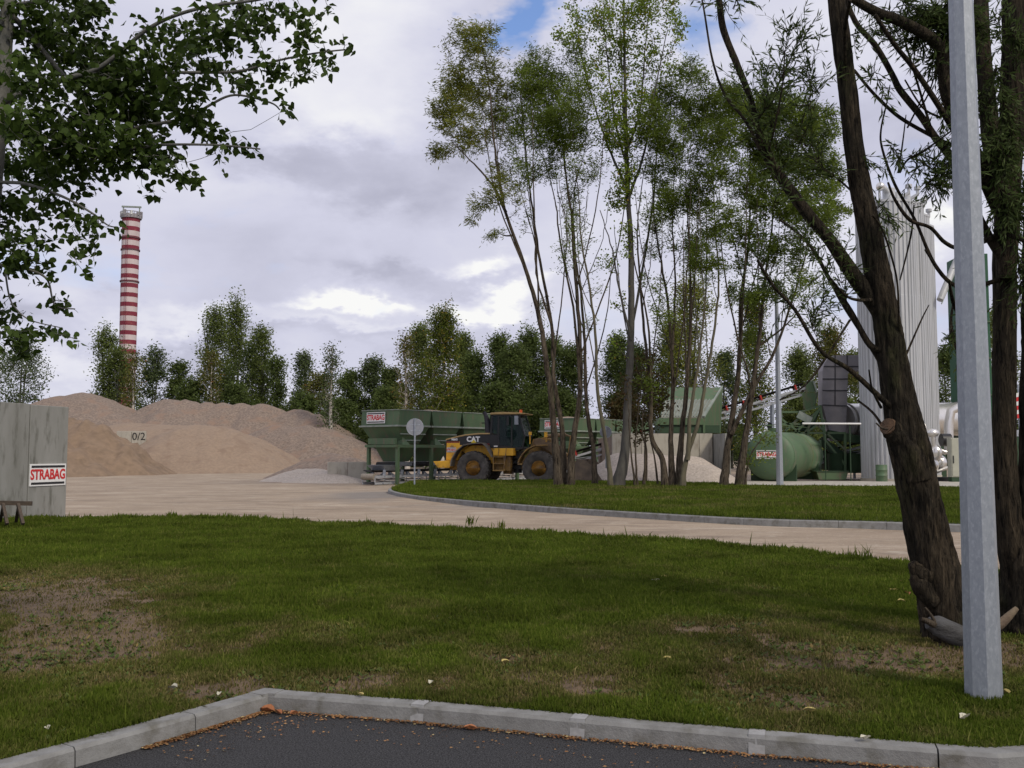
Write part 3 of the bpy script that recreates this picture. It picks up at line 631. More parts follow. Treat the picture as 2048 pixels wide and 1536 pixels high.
def ctree(name, label, cat, group, Y, stems_px, lobes_px, leafm, barkm, seed, perc=18, L=.10, W=.035, droop=.3, spread=.28, dens=1.0, thick=1.0, shape='kite', yj=1.0, tip=.006):
    rng = np.random.default_rng(seed); base = None; stems = []; extra = []; wf = .95 if 'poplar' in name else .84
    for sp in stems_px:      # (list of (px,py), width px at base, dY drift)
        pts, w0, w1, dy = sp; k = len(pts); pp = [P(x, y, Y+dy*(i/(k-1))) for i, (x, y) in enumerate(pts)]; rr = [wf*(w0+(1.6-w0)*(i/(k-1))**.75)/2/F*Y for i in range(k)]
        if pts[0][1] > 950: pp[0].z = .08; rr[0] *= 1.25
        stems.append(smooth_stem(pp, rr, 6, .012, rng))
        if k >= 6 and name != 'sapling':
            v0, r0_ = stems[-1]
            for q in range(4):      # steep forks that carry the crown
                j = int(len(v0)*(.32+.13*q+.06*rng.random())); a0 = v0[j]; top_ = v0[-1]; hgt = (top_[2]-a0[2])*(.55+.4*rng.random()); an = rng.random()*6.283; lat = hgt*(.16+.16*rng.random())
                e0 = a0+np.array([math.cos(an)*lat, math.sin(an)*lat, hgt]); m0 = a0*.5+e0*.5+np.array([math.cos(an), math.sin(an), 0])*lat*.22; extra.append(smooth_stem([Vector(a0), Vector(m0), Vector(e0)], [r0_[j]*.42, r0_[j]*.30, .012], 7, .015, rng))
        if base is None: base = pp[0].copy()
    root = empty(name, base, 0, label, cat, group)
    stems += extra; off = np.array(tuple(base)); stems = [(v-off, r_) for v, r_ in stems]; lobes = []
    for (x, y, rx, ry, d) in lobes_px:
        c = P(x, y, Y+rng.normal(0, yj))-base; rx_ = rx/F*Y; rz_ = ry/F*Y; n = max(4, int(d*dens*rx*ry/38)); lobes.append((tuple(c), rx_, max(rx_, rz_)*.9, rz_, n))
    att = lobepts(lobes, rng); S = grow(stems, att, rng, thick*1.9, tip=tip*1.3, minr=.012)
    stemmesh('trunk', stems, S, barkm, root)
    pos = []; dirs = []
    for q0, a, Ld in S[4]:
        n = max(3, int(perc*1.25*(.6+.8*rng.random()))); t = 1-rng.random((n, 1))**1.5*.55; base_ = q0+(a-q0)*t; pos.append(base_+rng.normal(0, 1, (n, 3))*spread*np.array([1, 1, .8])*(.3+.7*rng.random((n, 1)))); dirs.append(np.repeat(((a-q0)/Ld)[None]*.8, n, 0))
    leaves('crown', np.concatenate(pos), L*1.3, W*1.45, droop, leafm, root, rng, shape, np.concatenate(dirs)); return root
GI = 'tall multi-stemmed trees on the grass island'
# left willow with three stems from one stool
ctree('willow_tree', 'leftmost tree of the island clump, leaning left with an olive feathery crown', 'tree', GI, 43,
      [([(1117, 978), (1108, 860), (1098, 760), (1075, 620), (1045, 520), (1010, 420), (990, 300), (978, 170), (962, 80)], 19, 4, -1.0),
       ([(1012, 425), (985, 370), (940, 320), (905, 285)], 8, 3, -1.2)],
      [(1030, 400, 20, 40, .3), (1010, 330, 24, 40, .4), (950, 85, 58, 42, 1.0), (915, 160, 48, 45, 1.0), (975, 170, 50, 60, .8), (895, 225, 40, 36, 1.1), (935, 270, 55, 45, .8), (880, 300, 26, 20, 1.2), (1000, 240, 40, 60, .7), (958, 400, 20, 20, .9), (945, 432, 14, 14, .9), (985, 465, 16, 14, .9), (995, 375, 28, 50, .6), (925, 205, 60, 60, .5)],
      lf_wo, barkb, 1, perc=38, L=.16, W=.028, spread=.22, droop=.6)
ctree('willow_tree', 'dark green willow rising from the same stool just right of the leaning left tree', 'tree', GI, 43.6,
      [([(1127, 978), (1124, 860), (1108, 760), (1103, 650), (1080, 520), (1062, 400), (1050, 290), (1040, 180)], 15, 4, 1.0), ([(1103, 650), (1075, 560), (1068, 480), (1050, 420)], 6, 2, 1)],
      [(1060, 340, 30, 40, .7), (1095, 340, 34, 36, .6), (1080, 130, 45, 40, 1.3), (1055, 180, 45, 60, 1.4), (1100, 190, 60, 70, 1.6), (1085, 260, 60, 45, 1.4), (1130, 250, 45, 50, 1.3), (1040, 250, 35, 50, .8), (1030, 330, 30, 50, .4), (1085, 620, 14, 50, .4), (1045, 440, 16, 30, .3)],
      lf_wd, barkb, 2, perc=30, L=.14, W=.028, spread=.24, droop=.4)
ctree('willow_tree', 'forked brown-stemmed willow in the middle of the left stool', 'tree', GI, 43.2,
      [([(1140, 978), (1147, 880), (1160, 780), (1158, 640), (1148, 520), (1142, 420), (1128, 320), (1120, 220)], 18, 4, .5), ([(1160, 780), (1150, 640), (1120, 480), (1110, 400), (1085, 310)], 8, 3, .5), ([(1142, 420), (1135, 380), (1130, 290), (1155, 210)], 7, 3, .5)],
      [(1140, 370, 26, 60, .5), (1125, 520, 20, 40, .3), (1150, 200, 40, 60, 1.2), (1120, 290, 45, 35, 1.0), (1160, 270, 30, 40, 1.0), (1145, 460, 22, 60, .5), (1165, 330, 30, 30, .5), (1150, 100, 30, 50, .8), (1195, 320, 22, 30, .4)],
      lf_wd, barkb, 3, perc=26, L=.13, W=.03, spread=.24)
ctree('willow_tree', 'slim straight stem just right of the left stool, bare to mid height', 'tree', GI, 44.5,
      [([(1190, 970), (1187, 900), (1172, 800), (1170, 700), (1163, 600), (1150, 500), (1147, 400), (1160, 330)], 14, 4, .5)],
      [(1165, 350, 30, 40, .6), (1150, 420, 18, 50, .5), (1180, 640, 16, 30, .3)], lf_wd, barkb, 4, perc=22, L=.12, W=.03)
ctree('willow_tree', 'thin leaning stem with pale bark left of the thick poplar trunk', 'tree', GI, 42.5,
      [([(1222, 980), (1214, 900), (1195, 780), (1192, 680), (1180, 580), (1162, 480), (1158, 400), (1150, 330)], 12, 3, 0)],
      [(1170, 470, 40, 30, .35), (1190, 560, 30, 40, .25), (1150, 370, 20, 30, .5)], lf_wd, barko, 5, perc=14, L=.11, W=.03)
# the tall poplar
ctree('poplar_tree', 'tallest island tree, a straight poplar with thick trunk and light green conical crown', 'tree', GI, 43,
      [([(1236, 980), (1250, 900), (1256, 800), (1262, 640), (1262, 500), (1256, 380), (1252, 240), (1249, 100), (1247, -30), (1246, -120)], 24, 5, .5),
       ([(1256, 380), (1215, 290), (1180, 180), (1150, 60)], 7, 3, .5), ([(1256, 400), (1290, 300), (1310, 180), (1335, 60)], 7, 3, -.7), ([(1262, 680), (1235, 560), (1225, 500), (1200, 420)], 6, 2, -.7), ([(1254, 330), (1232, 250), (1215, 120), (1205, 20)], 6, 2, .6), ([(1254, 300), (1280, 220), (1290, 100), (1300, 0)], 6, 2, .8)],
      [(1250, 20, 70, 60, .75), (1180, 40, 60, 45, .75), (1310, 30, 60, 50, .65), (1140, 65, 36, 34, .8), (1215, 110, 70, 45, .8), (1290, 115, 60, 45, .7), (1350, 60, 28, 50, .5), (1245, -70, 90, 60, .8), (1250, 190, 70, 45, .9), (1180, 150, 36, 40, .6), (1340, 130, 28, 40, .4), (1245, 270, 50, 50, 1.2), (1250, 350, 26, 50, 1.3), (1240, 400, 24, 30, 1.0), (1215, 250, 40, 40, .7), (1290, 210, 40, 40, .6), (1258, 470, 16, 50, .8), (1215, 520, 24, 30, .4), (1240, 610, 18, 30, .4), (1225, 700, 14, 24, .3)],
      lf_pl, barkp, 6, perc=19, L=.088, W=.062, droop=.5, spread=.24, tip=.007)
# middle group
ctree('willow_tree', 'many-stemmed willow right of the poplar, dark stems fanning out from one foot', 'tree', GI, 42.8,
      [([(1330, 978), (1325, 920), (1303, 870), (1302, 780), (1290, 680), (1280, 560), (1275, 450), (1290, 330)], 17, 4, .6), ([(1345, 978), (1342, 880), (1345, 760), (1335, 600), (1310, 450), (1305, 330)], 16, 4, 1.0), ([(1358, 976), (1362, 880), (1375, 750), (1382, 620), (1378, 480), (1370, 330)], 18, 4, -.5), ([(1302, 780), (1295, 640), (1268, 520), (1258, 420)], 7, 2, .6), ([(1345, 700), (1350, 560), (1345, 440), (1350, 320)], 7, 3, .5)],
      [(1310, 250, 45, 60, 1.2), (1345, 200, 50, 50, 1.2), (1380, 150, 34, 40, 1.0), (1350, 290, 60, 45, 1.1), (1340, 360, 46, 40, .8), (1310, 480, 34, 50, .4), (1395, 240, 50, 50, 1.2), (1300, 330, 30, 30, .8), (1330, 420, 50, 50, .8), (1375, 500, 40, 40, .7), (1360, 400, 50, 40, .8), (1320, 620, 30, 50, .4), (1300, 560, 26, 40, .25), (1290, 760, 30, 60, .3)],
      lf_wd, barkb, 7, perc=40, L=.13, W=.03, spread=.25)
ctree('willow_tree', 'pale olive-barked stem curving right from the foot of the middle stool', 'tree', GI, 42.2,
      [([(1366, 978), (1372, 920), (1398, 840), (1412, 760), (1430, 650), (1437, 560), (1430, 450), (1425, 330)], 14, 4, .6), ([(1375, 920), (1382, 820), (1400, 700), (1412, 560), (1412, 420)], 12, 4, .2)],
      [(1425, 200, 45, 45, 1.2), (1440, 270, 50, 50, 1.2), (1410, 350, 45, 40, 1.0), (1470, 190, 34, 34, 1.0), (1440, 440, 45, 40, .9), (1400, 520, 34, 36, .8), (1430, 540, 34, 30, .6), (1400, 400, 40, 40, .8), (1450, 340, 40, 40, .7)],
      lf_wd, barko, 8, perc=44, L=.13, W=.032, spread=.25)
# right group
ctree('willow_tree', 'dark double-stemmed tree at the right end of the clump with a broad dense crown', 'tree', GI, 43.5,
      [([(1448, 976), (1455, 900), (1470, 800), (1480, 700), (1482, 600), (1498, 480), (1500, 380), (1500, 260)], 20, 5, .8), ([(1478, 976), (1490, 880), (1505, 780), (1520, 660), (1530, 560), (1545, 440), (1550, 320)], 20, 5, -.6), ([(1462, 870), (1500, 790), (1550, 700), (1585, 600), (1612, 500), (1620, 400)], 12, 4, -.8), ([(1520, 690), (1560, 660), (1600, 620), (1650, 560)], 6, 3, .8)],
      [(1455, 470, 40, 34, .5), (1400, 470, 36, 34, .5), (1590, 560, 50, 40, .4), (1490, 220, 50, 45, 1.2), (1540, 220, 55, 45, 1.3), (1595, 240, 50, 50, 1.3), (1640, 260, 38, 50, 1.2), (1520, 300, 60, 50, 1.3), (1580, 320, 70, 50, 1.4), (1650, 350, 45, 55, 1.1), (1500, 380, 45, 45, 1.0), (1560, 400, 60, 50, 1.1), (1620, 420, 60, 45, .9), (1500, 470, 50, 30, .7), (1560, 500, 60, 34, 1.0), (1670, 430, 30, 40, .8), (1520, 580, 40, 34, .8), (1480, 590, 34, 34, .6), (1500, 680, 30, 40, .4), (1640, 560, 40, 34, .3), (1480, 520, 24, 30, .5), (1620, 640, 40, 30, .2)],
      lf_wd, barkb, 9, perc=44, L=.13, W=.038, spread=.26)
# saplings
for i, (pts, w, lb) in enumerate(((([(1270, 968), (1262, 900), (1258, 840), (1255, 770)]), 5, 'thin bare sapling just right of the poplar trunk'), (([(1275, 968), (1271, 890), (1276, 830), (1285, 740)]), 5, 'second thin sapling, between the poplar and the middle stool'),
        (([(1288, 968), (1290, 900), (1284, 850), (1296, 760)]), 7, 'taller forked sapling left of the middle stool'), (([(1316, 972), (1308, 910), (1300, 870), (1298, 800)]), 5, 'thin sapling close against the middle stool'), (([(1490, 976), (1497, 920), (1515, 890), (1530, 870)]), 6, 'young leafy shoot at the foot of the right tree, in front of the tank'))):
    ctree('sapling', lb, 'sapling', 'saplings between the island trees', 42.6+.3*i, [(pts, w, 2, 0)], [(pts[-1][0], pts[-1][1], 20 if i < 4 else 26, 34 if i < 4 else 22, .5 if i < 4 else .9)]+([(1500, 915, 20, 20, .9), (1525, 915, 14, 12, .9)] if i == 4 else []),
          lf_br if i < 4 else lf_wd, barkb, 20+i, perc=12, L=.11, W=.05, yj=.2)
ctree('shrub', 'brown-leaved shrub behind the poplar trunk', 'shrub', None, 50, [([(1290, 962), (1292, 900), (1285, 830)], 9, 3, 0)], [(1285, 790, 46, 55, .7), (1270, 850, 46, 34, .7), (1315, 800, 34, 50, .6), (1290, 735, 30, 34, .5)], lf_br, barkb, 31, perc=20, L=.14, W=.06)

# --- background trees: crown made of many uneven clumps around a leader
def bgtree(name, label, cat, group, px, top, hw, Y, leafm, barkm, seed, kind='round', bot=.08, dens=1.0, lsz=.30, stems=1, hwb=None):
    rng = np.random.default_rng(seed); base = P(px, 905, Y); base.z = -.1; tp = P(px, top, Y); H = tp.z+.1; W = hw/F*Y*1.12
    root = empty(name, base, 0, label, cat, group); st = []
    for s in range(stems):
        ox = rng.normal(0, .25) if stems > 1 else 0; lean = rng.normal(0, .04)*H if stems > 1 else rng.normal(0, .012)*H
        bs = 1.5 if kind == 'birch' else 1.0; q = [Vector((ox+lean*t*t+rng.normal(0, .006)*H, rng.normal(0, .006)*H, t*H*.96)) for t in (0, .25, .5, .75, 1)]
        st.append(smooth_stem(q, [bs*(H*.011+.06), bs*(H*.009+.04), bs*(H*.006+.03), H*.004+.02, .02], 5))
    prof = {'round': lambda t: math.sin(math.pi*min(1, (t*.86+.14)))**.6, 'poplar': lambda t: (1-t)**.55*min(1, .45+t*2.2), 'birch': lambda t: (1-t)**.7*min(1, .4+2*t), 'bush': lambda t: (1-t*t)**.5, 'willow': lambda t: math.sin(math.pi*(.22+.74*t))**.7}[kind]
    lobes = []; nl = int(36*dens)+10
    for i in range(nl):
        t = (i+.5)/nl; rad = W*prof(t); ang = rng.random()*6.283; ro = rad*(.25+.65*rng.random()); z = H*(bot+(1-bot)*t)*.97+rng.normal(0, .035*H)
        lr = max(.045*H, rad*(.20+.22*rng.random())); 
        if kind in ('poplar', 'birch'): rz = lr*1.5
        else: rz = lr*1.15
        lobes.append(((math.cos(ang)*ro, math.sin(ang)*ro*.8, min(z, H*.96-rz*.5)), lr, lr, rz, int(9+5*rng.random())))
    for i in range(int(3+3*dens)):      # pointed shoots round the top outline
        t = .72+.26*i/5; ang = rng.random()*6.283; rad = W*prof(min(t, .97))*.75
        lobes.append(((math.cos(ang)*rad, math.sin(ang)*rad, H*t), W*.10, W*.10, H*.07, 6))
    lobes.append(((0, 0, H*.95), W*.10, W*.10, H*.05, 8))
    att = lobepts(lobes, rng); att = att[att[:, 2] > .2]; S = grow(st, att, rng, 1.3, tip=.018, minr=.025)
    stemmesh('trunk', st, S, barkm, root, 8, 3)
    pos = []; dirs = []; n0 = 7 if kind == 'birch' else (27 if px > 650 else 18)
    for q0, a, Ld in S[4]:
        n = int(n0*(.6+.8*rng.random())); t = 1-rng.random((n, 1))**1.4*.5; pos.append(q0+(a-q0)*t+rng.normal(0, 1, (n, 3))*np.array([1, 1, .9])*(.022*H+.12)); dirs.append(np.repeat(((a-q0)/Ld)[None]*.5, n, 0))
    leaves('crown', np.concatenate(pos), lsz*1.08*Y/120, lsz*.66*Y/120, .3, leafm, root, rng, 'kite', np.concatenate(dirs)); return root
BT = [
 # px, top, half width, Y, leaf, bark, kind, dens, stems, label
 (38, 668, 66, 125, lf_bg, barkg, 'willow', 1.0, 2, 'feathery grey-green willow above the concrete wall at the left edge'),
 (-40, 650, 60, 130, lf_bd, barkg, 'round', .8, 1, 'dark tree at the far left edge behind the willow'),
 (205, 655, 42, 135, lf_bm, barkg, 'poplar', 1.0, 2, 'leafy tree left of the striped chimney foot'),
 (232, 690, 46, 133, lf_bm, barkg, 'round', .8, 2, 'bushy green tree directly in front of the striped chimney'),
 (262, 700, 24, 128, lf_bb, birch, 'birch', .5, 1, 'white-stemmed birch with thin browning crown at the chimney foot'),
 (302, 690, 38, 140, lf_bg, barkg, 'willow', .9, 2, 'rounded willow just right of the chimney'),
 (352, 722, 28, 140, lf_bd, barkg, 'round', .7, 1, 'low dark tree in the gap between the willow and the tall cottonwoods'),
 (425, 615, 44, 138, lf_bm, barkg, 'poplar', 1.3, 2, 'left spire of the tall tree group behind the gravel piles'),
 (465, 602, 50, 141, lf_bm, barkg, 'poplar', 1.4, 2, 'highest tree of the group behind the gravel piles'),
 (418, 700, 34, 130, lf_bb, birch, 'birch', .8, 1, 'yellowing birch with white stem in front of the tall tree group'),
 (500, 690, 46, 136, lf_bd, barkg, 'round', 1.0, 1, 'dark bushy tree at the foot of the tall group'),
 (520, 652, 30, 134, lf_bm, barkg, 'poplar', .9, 1, 'slim pointed tree right of the tall group'),
 (552, 712, 30, 132, lf_bd, barkg, 'poplar', .7, 1, 'short pointed tree stepping down to the gap above the gravel'),
 (604, 703, 32, 128, lf_bg, barkg, 'poplar', .8, 1, 'conical grey-green tree right of the gap'),
 (640, 745, 40, 124, lf_bb, birch, 'round', .7, 1, 'browning bushy tree with pale stem over the end of the pile'),
 (660, 688, 24, 106, lf_bg, birch, 'birch', .6, 1, 'thin-crowned birch rising above its neighbours left of the green hoppers'),
 (700, 740, 38, 120, lf_bd, barkg, 'round', .9, 1, 'dark round tree left of the green hoppers'),
 (745, 716, 36, 120, lf_bg, barkg, 'willow', .8, 2, 'drooping greyish willow above the first hopper sign'),
 (785, 735, 34, 118, lf_bd, barkg, 'round', .9, 1, 'dark tree above the left hopper bins'),
 (812, 665, 26, 97, lf_bb, birch, 'birch', .8, 1, 'white-stemmed birch with thin brownish crown behind the hoppers'),
 (842, 648, 42, 116, lf_bm, barkg, 'round', 1.1, 1, 'tall mid-green tree behind the birch over the hoppers'),
 (886, 615, 46, 96.5, lf_by, birch, 'poplar', 1.2, 1, 'bright yellow-green birch, tallest behind the hoppers'),
 (925, 668, 32, 112, lf_bm, barkg, 'poplar', .9, 1, 'green tree at the right shoulder of the yellow-green birch'),
 (950, 705, 40, 106, lf_bd, barkg, 'round', 1.0, 1, 'dark tree behind the loader exhaust'),
 (1002, 668, 40, 104, lf_bd, barkg, 'poplar', 1.3, 1, 'dark pointed tree behind the loader cab'),
 (1030, 690, 46, 100, lf_bd, barkg, 'round', 1.3, 1, 'dense dark tree right behind the loader cab roof'),
 (1060, 662, 44, 106, lf_bd, barkg, 'poplar', 1.3, 1, 'dark tree left of the leaning island stem'),
 (1105, 672, 50, 104, lf_bd, barkg, 'round', 1.3, 1, 'dark tree seen through the left island stems'),
 (1145, 690, 26, 102, lf_bd, barkg, 'round', .9, 1, 'narrow dark tree left of the bright gap'),
 (1236, 668, 42, 98, lf_bd, barkg, 'round', 1.2, 1, 'dark tree right of the bright gap beside the poplar trunk'),
 (1275, 690, 44, 96, lf_bd, barkg, 'round', 1.1, 1, 'dark tree behind the brown shrub'),
 (1385, 555, 62, 92, lf_wo, barkg, 'willow', 1.4, 3, 'large light olive willow behind the middle island stems'),
 (1340, 650, 40, 95, lf_bm, barkg, 'round', 1.0, 1, 'green tree behind the green feed hopper'),
 (1455, 700, 36, 105, lf_bg, barkg, 'willow', .6, 2, 'sparse greyish tree above the inclined belt'),
 (1512, 590, 34, 88, lf_by, barkg, 'poplar', 1.0, 1, 'yellow-leaved tree behind the right island stems'),
 (1600, 690, 40, 96, lf_bm, barkg, 'round', .9, 1, 'green tree behind the lamp post on the island'),
 (1665, 650, 52, 98, lf_bb, barkg, 'round', 1.1, 1, 'browning tree behind the grey duct'),
 (1715, 700, 40, 100, lf_bm, barkg, 'round', .9, 1, 'green tree peeping between the duct and the silos'),
 (1895, 690, 44, 105, lf_bd, barkg, 'round', 1.0, 1, 'dark tree right of the silos'),
 (1990, 620, 70, 112, lf_bm, barkg, 'round', 1.0, 1, 'green tree behind the tower at the right edge'),
 (1425, 838, 26, 210, lf_bd, barkg, 'round', .6, 1, 'low distant tree in the gap right of the feed hopper'), (1470, 845, 30, 205, lf_bd, barkg, 'round', .6, 1, 'low distant tree under the inclined belt'), (1400, 842, 30, 215, lf_bd, barkg, 'round', .6, 1, 'low distant tree behind the feed hopper wall')]
for i, (px, tp, hw, Y, lm_, bk, kd, dn, ns, lb) in enumerate(BT):
    bgtree('birch_tree' if bk is birch else ('willow_tree' if kd == 'willow' else 'broadleaf_tree'), lb, 'tree', 'trees behind the gravel plant', px, tp, hw, Y, lm_, bk, 100+i, kd, .05 if bk is not birch else .30, dn, .27, ns)
# undergrowth closing the foot of the tree belt
for i, (px, tp, hw, Y, lm_, lb) in enumerate(((600, 790, 70, 118, lf_bd, 'dark undergrowth bush at the end of the long gravel pile'), (680, 800, 60, 112, lf_bd, 'dark undergrowth bush just left of the green hoppers'), (470, 770, 60, 128, lf_bd, 'dark bush behind the crest of the long gravel pile'), (1000, 770, 80, 98, lf_bd, 'dark bush behind the loader roof'), (1110, 780, 70, 98, lf_bd, 'dark bush behind the second hopper row'), (1250, 790, 60, 92, lf_br, 'brownish bush behind the poplar foot'),
        (1600, 790, 60, 92, lf_bm, 'green bush behind the belt head'), (900, 780, 70, 100, lf_bd, 'dark bush behind the middle bins'), (770, 780, 60, 108, lf_bd, 'dark bush behind the first bins'), (380, 760, 50, 130, lf_bd, 'dark bush behind the dip between the piles'), (1690, 800, 50, 95, lf_bm, 'green bush behind the grey duct foot'), (2010, 780, 90, 100, lf_bd, 'dark bush at the right edge behind the plant'))):
    bgtree('bush', lb, 'bush', 'undergrowth behind the plant', px, tp, hw, Y, lm_, barkg, 200+i, 'bush', .02, 1.3, .30, 2)
# ------------------------------------------------------------------ near trees
def near_bark(name, pts, radii, parent, m, nseg=40, per=22, seed=0, amp=.14, cap=True):
    q = catmull(pts, per); n = len(q); rr = np.interp(np.linspace(0, len(pts)-1, n), np.arange(len(pts)), radii)
    def disp(p, d, r, i, t):
        s = Vector((math.cos(t)*r*34+seed, math.sin(t)*r*34, p.z*3.0)); w = mnoise.noise(s*.6)*1.0
        ridge = 1-abs(mnoise.noise(s+Vector((w, w, 0))))*2.6; lump = mnoise.noise(Vector((math.cos(t)*1.3+seed, math.sin(t)*1.3, p.z*2.2)))
        return r*(1+amp*ridge*.65-amp*.3+lump*.09)
    mb = MB().tube(q, list(rr), nseg, cap=cap, disp=disp); return mb
# leaning willow (right foreground)
Yw = 8.3
def PW(px, py, dy=0): return P(px, py, Yw+dy)
wroot = empty('willow_tree', G(1890, 1285), 0, 'big dark willow trunk leaning left in the right foreground, with a sawn stub', 'tree')
wb_ = Vector(wroot.location)
def rel(p): return Vector(p)-wb_
tp_ = [(1914, 1315, 140), (1905, 1280, 118), (1894, 1230, 101), (1868, 1120, 90), (1843, 1000, 80), (1820, 900, 82), (1801, 812, 68), (1786, 726, 58), (1773, 640, 54), (1757, 554, 54), (1741, 469, 48), (1729, 415, 44), (1711, 316, 40), (1693, 158, 37), (1673, 0, 37), (1655, -180, 34)]
mb = near_bark('trunk', [rel(PW(x, y)) for x, y, w in tp_], [w/2/F*Yw*.97 for x, y, w in tp_], None, barkd, 56, 18, 3)
wt_o = mb.build('trunk', barkd, wroot)
def limb(pxs, par, m, Y0, base, seed, nseg=14, amp=.08, per=8, nm='branch', ydr=0):
    k = len(pxs); pts = [P(x, y, Y0+ydr*i/(k-1))-base for i, (x, y, w) in enumerate(pxs)]
    return near_bark(nm, pts, [w/2/F*Y0 for x, y, w in pxs], par, m, nseg, per, seed, amp).build(nm, m, par)
limb([(1765, 640, 26), (1742, 597, 33), (1716, 563, 32), (1688, 522, 28), (1660, 480, 26), (1628, 443, 25), (1596, 402, 23), (1565, 358, 20), (1533, 310, 19), (1514, 253, 14), (1501, 196, 12), (1473, 127, 14), (1447, 60, 14), (1438, 0, 13), (1425, -60, 11)], wroot, barkd, Yw, wb_, 5, 20)
limb([(1835, 960, 60), (1822, 915, 62), (1803, 880, 52), (1788, 862, 44), (1778, 854, 38)], wroot, barkd, Yw-.06, wb_, 6, 26, .2, nm='stub'); sa = P(1779, 855, Yw-.07)-wb_; sb = P(1774, 852, Yw-.09)-wb_; MB().tube([sa, sb], [.078, .070], 18).build('sawn_face', mat('sawn stub', (.17, .10, .055), (.07, .045, .03), 14, .9, bump=.8), wroot)
limb([(1775, 858, 6), (1764, 856, 5), (1752, 846, 3)], wroot, barkb, Yw-.25, wb_, 7, 8, nm='twig')
limb([(1862, 1150, 36), (1846, 1148, 36), (1832, 1138, 30), (1824, 1124, 14)], wroot, barkd, Yw-.1, wb_, 8, 16, .3, nm='burl'); 
limb([(1872, 1200, 44), (1855, 1185, 42), (1838, 1165, 36), (1832, 1145, 18)], wroot, barkd, Yw-.1, wb_, 9, 16, .3, nm='burl')
# lower right-hand branches crossing towards the island
W1 = [[(1775, 700, 15), (1740, 690, 13), (1700, 620, 11), (1660, 560, 9), (1630, 505, 8), (1600, 470, 6), (1560, 440, 5)], [(1783, 815, 14), (1755, 790, 12), (1700, 740, 10), (1640, 700, 8), (1590, 620, 7), (1545, 570, 6), (1515, 520, 5)],
      [(1790, 775, 10), (1745, 700, 8), (1712, 650, 7), (1680, 600, 6), (1650, 540, 5)], [(1745, 600, 8), (1715, 600, 6), (1690, 590, 5), (1660, 555, 3)], [(1780, 880, 7), (1750, 830, 5), (1715, 800, 4)], [(1762, 815, 6), (1745, 780, 4), (1738, 740, 3)],
      [(1808, 720, 5), (1825, 680, 4), (1845, 635, 3), (1858, 610, 2)], [(1800, 690, 6), (1798, 640, 5), (1795, 570, 4), (1785, 520, 4), (1765, 460, 4), (1745, 430, 5)], [(1520, 300, 8), (1490, 240, 7), (1450, 190, 6), (1425, 120, 5), (1408, 20, 4), (1400, -20, 3)],
      [(1535, 315, 6), (1550, 250, 4), (1565, 170, 3), (1570, 100, 2)], [(1515, 240, 6), (1540, 200, 4), (1580, 120, 3), (1600, 75, 2)], [(1700, 640, 5), (1620, 760, 4), (1560, 800, 3)], [(1730, 410, 5), (1690, 370, 4), (1640, 330, 4), (1600, 280, 3), (1620, 190, 2)],
      [(1690, 140, 6), (1690, 60, 8), (1700, 0, 8)]]
for i, b_ in enumerate(W1): limb(b_, wroot, barkd, Yw-.05, wb_, 20+i, 8, .05, 6, 'branch', ydr=-.5 if i % 2 else .4)
def spray(paths, parent, base, Y0, m, barkm, seed, L=.07, W=.011, per_m=55, droop=.2, nm='foliage', ntw=10, tl=.28):
    """willow shoots along limb paths: short twigs with narrow leaves in rows"""
    rng = np.random.default_rng(seed); pos = []; dirs = []; S0 = []; S1 = []; r0 = []; r1 = []
    for pth in paths:
        pts = [np.array(tuple(P(x, y, Y0+rng.normal(0, .06))-base)) for x, y in pth[0]]; nt = pth[1]
        for j in range(nt):
            i = rng.integers(0, len(pts)-1); t = rng.random(); q = pts[i]*(1-t)+pts[i+1]*t; d = (pts[i+1]-pts[i]); d /= np.linalg.norm(d)+1e-9
            w = rng.normal(0, .75, 3)+d*.9+np.array([0, 0, pth[2]]); w /= np.linalg.norm(w); l = tl*(.4+.9*rng.random()); cur = q.copy(); k = 5
            for a in range(k):
                w2 = w+rng.normal(0, .12, 3)+np.array([0, 0, -.04*a]); w2 /= np.linalg.norm(w2); nx = cur+w2*l/k; S0.append(cur); S1.append(nx); r0.append(.0035*(1-a/k)+.001); r1.append(.0035*(1-(a+1)/k)+.001)
                nl = max(1, int(per_m*l/k)); 
                for b_ in range(nl): tt = rng.random(); pos.append(cur*(1-tt)+nx*tt); sd_ = rng.normal(0, 1, 3); dirs.append(w2*1.5+sd_*.75)
                cur = nx
    v, f = segs(S0, S1, r0, r1, 3); np_mesh('twigs', v, f, barkm, parent)
    return leaves(nm, np.array(pos), L, W, droop, m, parent, rng, 'kite', np.array(dirs))
spray([([(1540, 300), (1500, 230), (1480, 150)], 26, .2), ([(1550, 250), (1565, 170), (1570, 100), (1575, 60)], 34, .6), ([(1515, 240), (1545, 200), (1580, 120), (1605, 75)], 44, .4), ([(1560, 330), (1540, 240), (1530, 130)], 30, .7), ([(1600, 230), (1620, 150), (1640, 80)], 10, .5),
       ([(1600, 290), (1640, 190), (1625, 170)], 16, .1), ([(1640, 330), (1610, 260), (1625, 160)], 24, .1), ([(1690, 370), (1640, 330), (1600, 280)], 30, .3), ([(1470, 20), (1430, 0), (1500, -10)], 16, -.3), ([(1540, 440), (1560, 360), (1540, 320)], 20, .3),
       ([(1660, 560), (1630, 505), (1600, 470)], 30, .1), ([(1590, 620), (1545, 570), (1515, 520)], 24, .1), ([(1640, 700), (1620, 640), (1650, 600)], 26, .1), ([(1700, 620), (1680, 560), (1690, 500)], 24, .1), ([(1745, 430), (1765, 400), (1780, 440)], 14, -.1), ([(1720, 310), (1740, 330)], 6, 0)],
      wroot, wb_, Yw-.1, lf_w2, barkd, 50, L=.085, W=.0155, per_m=48)
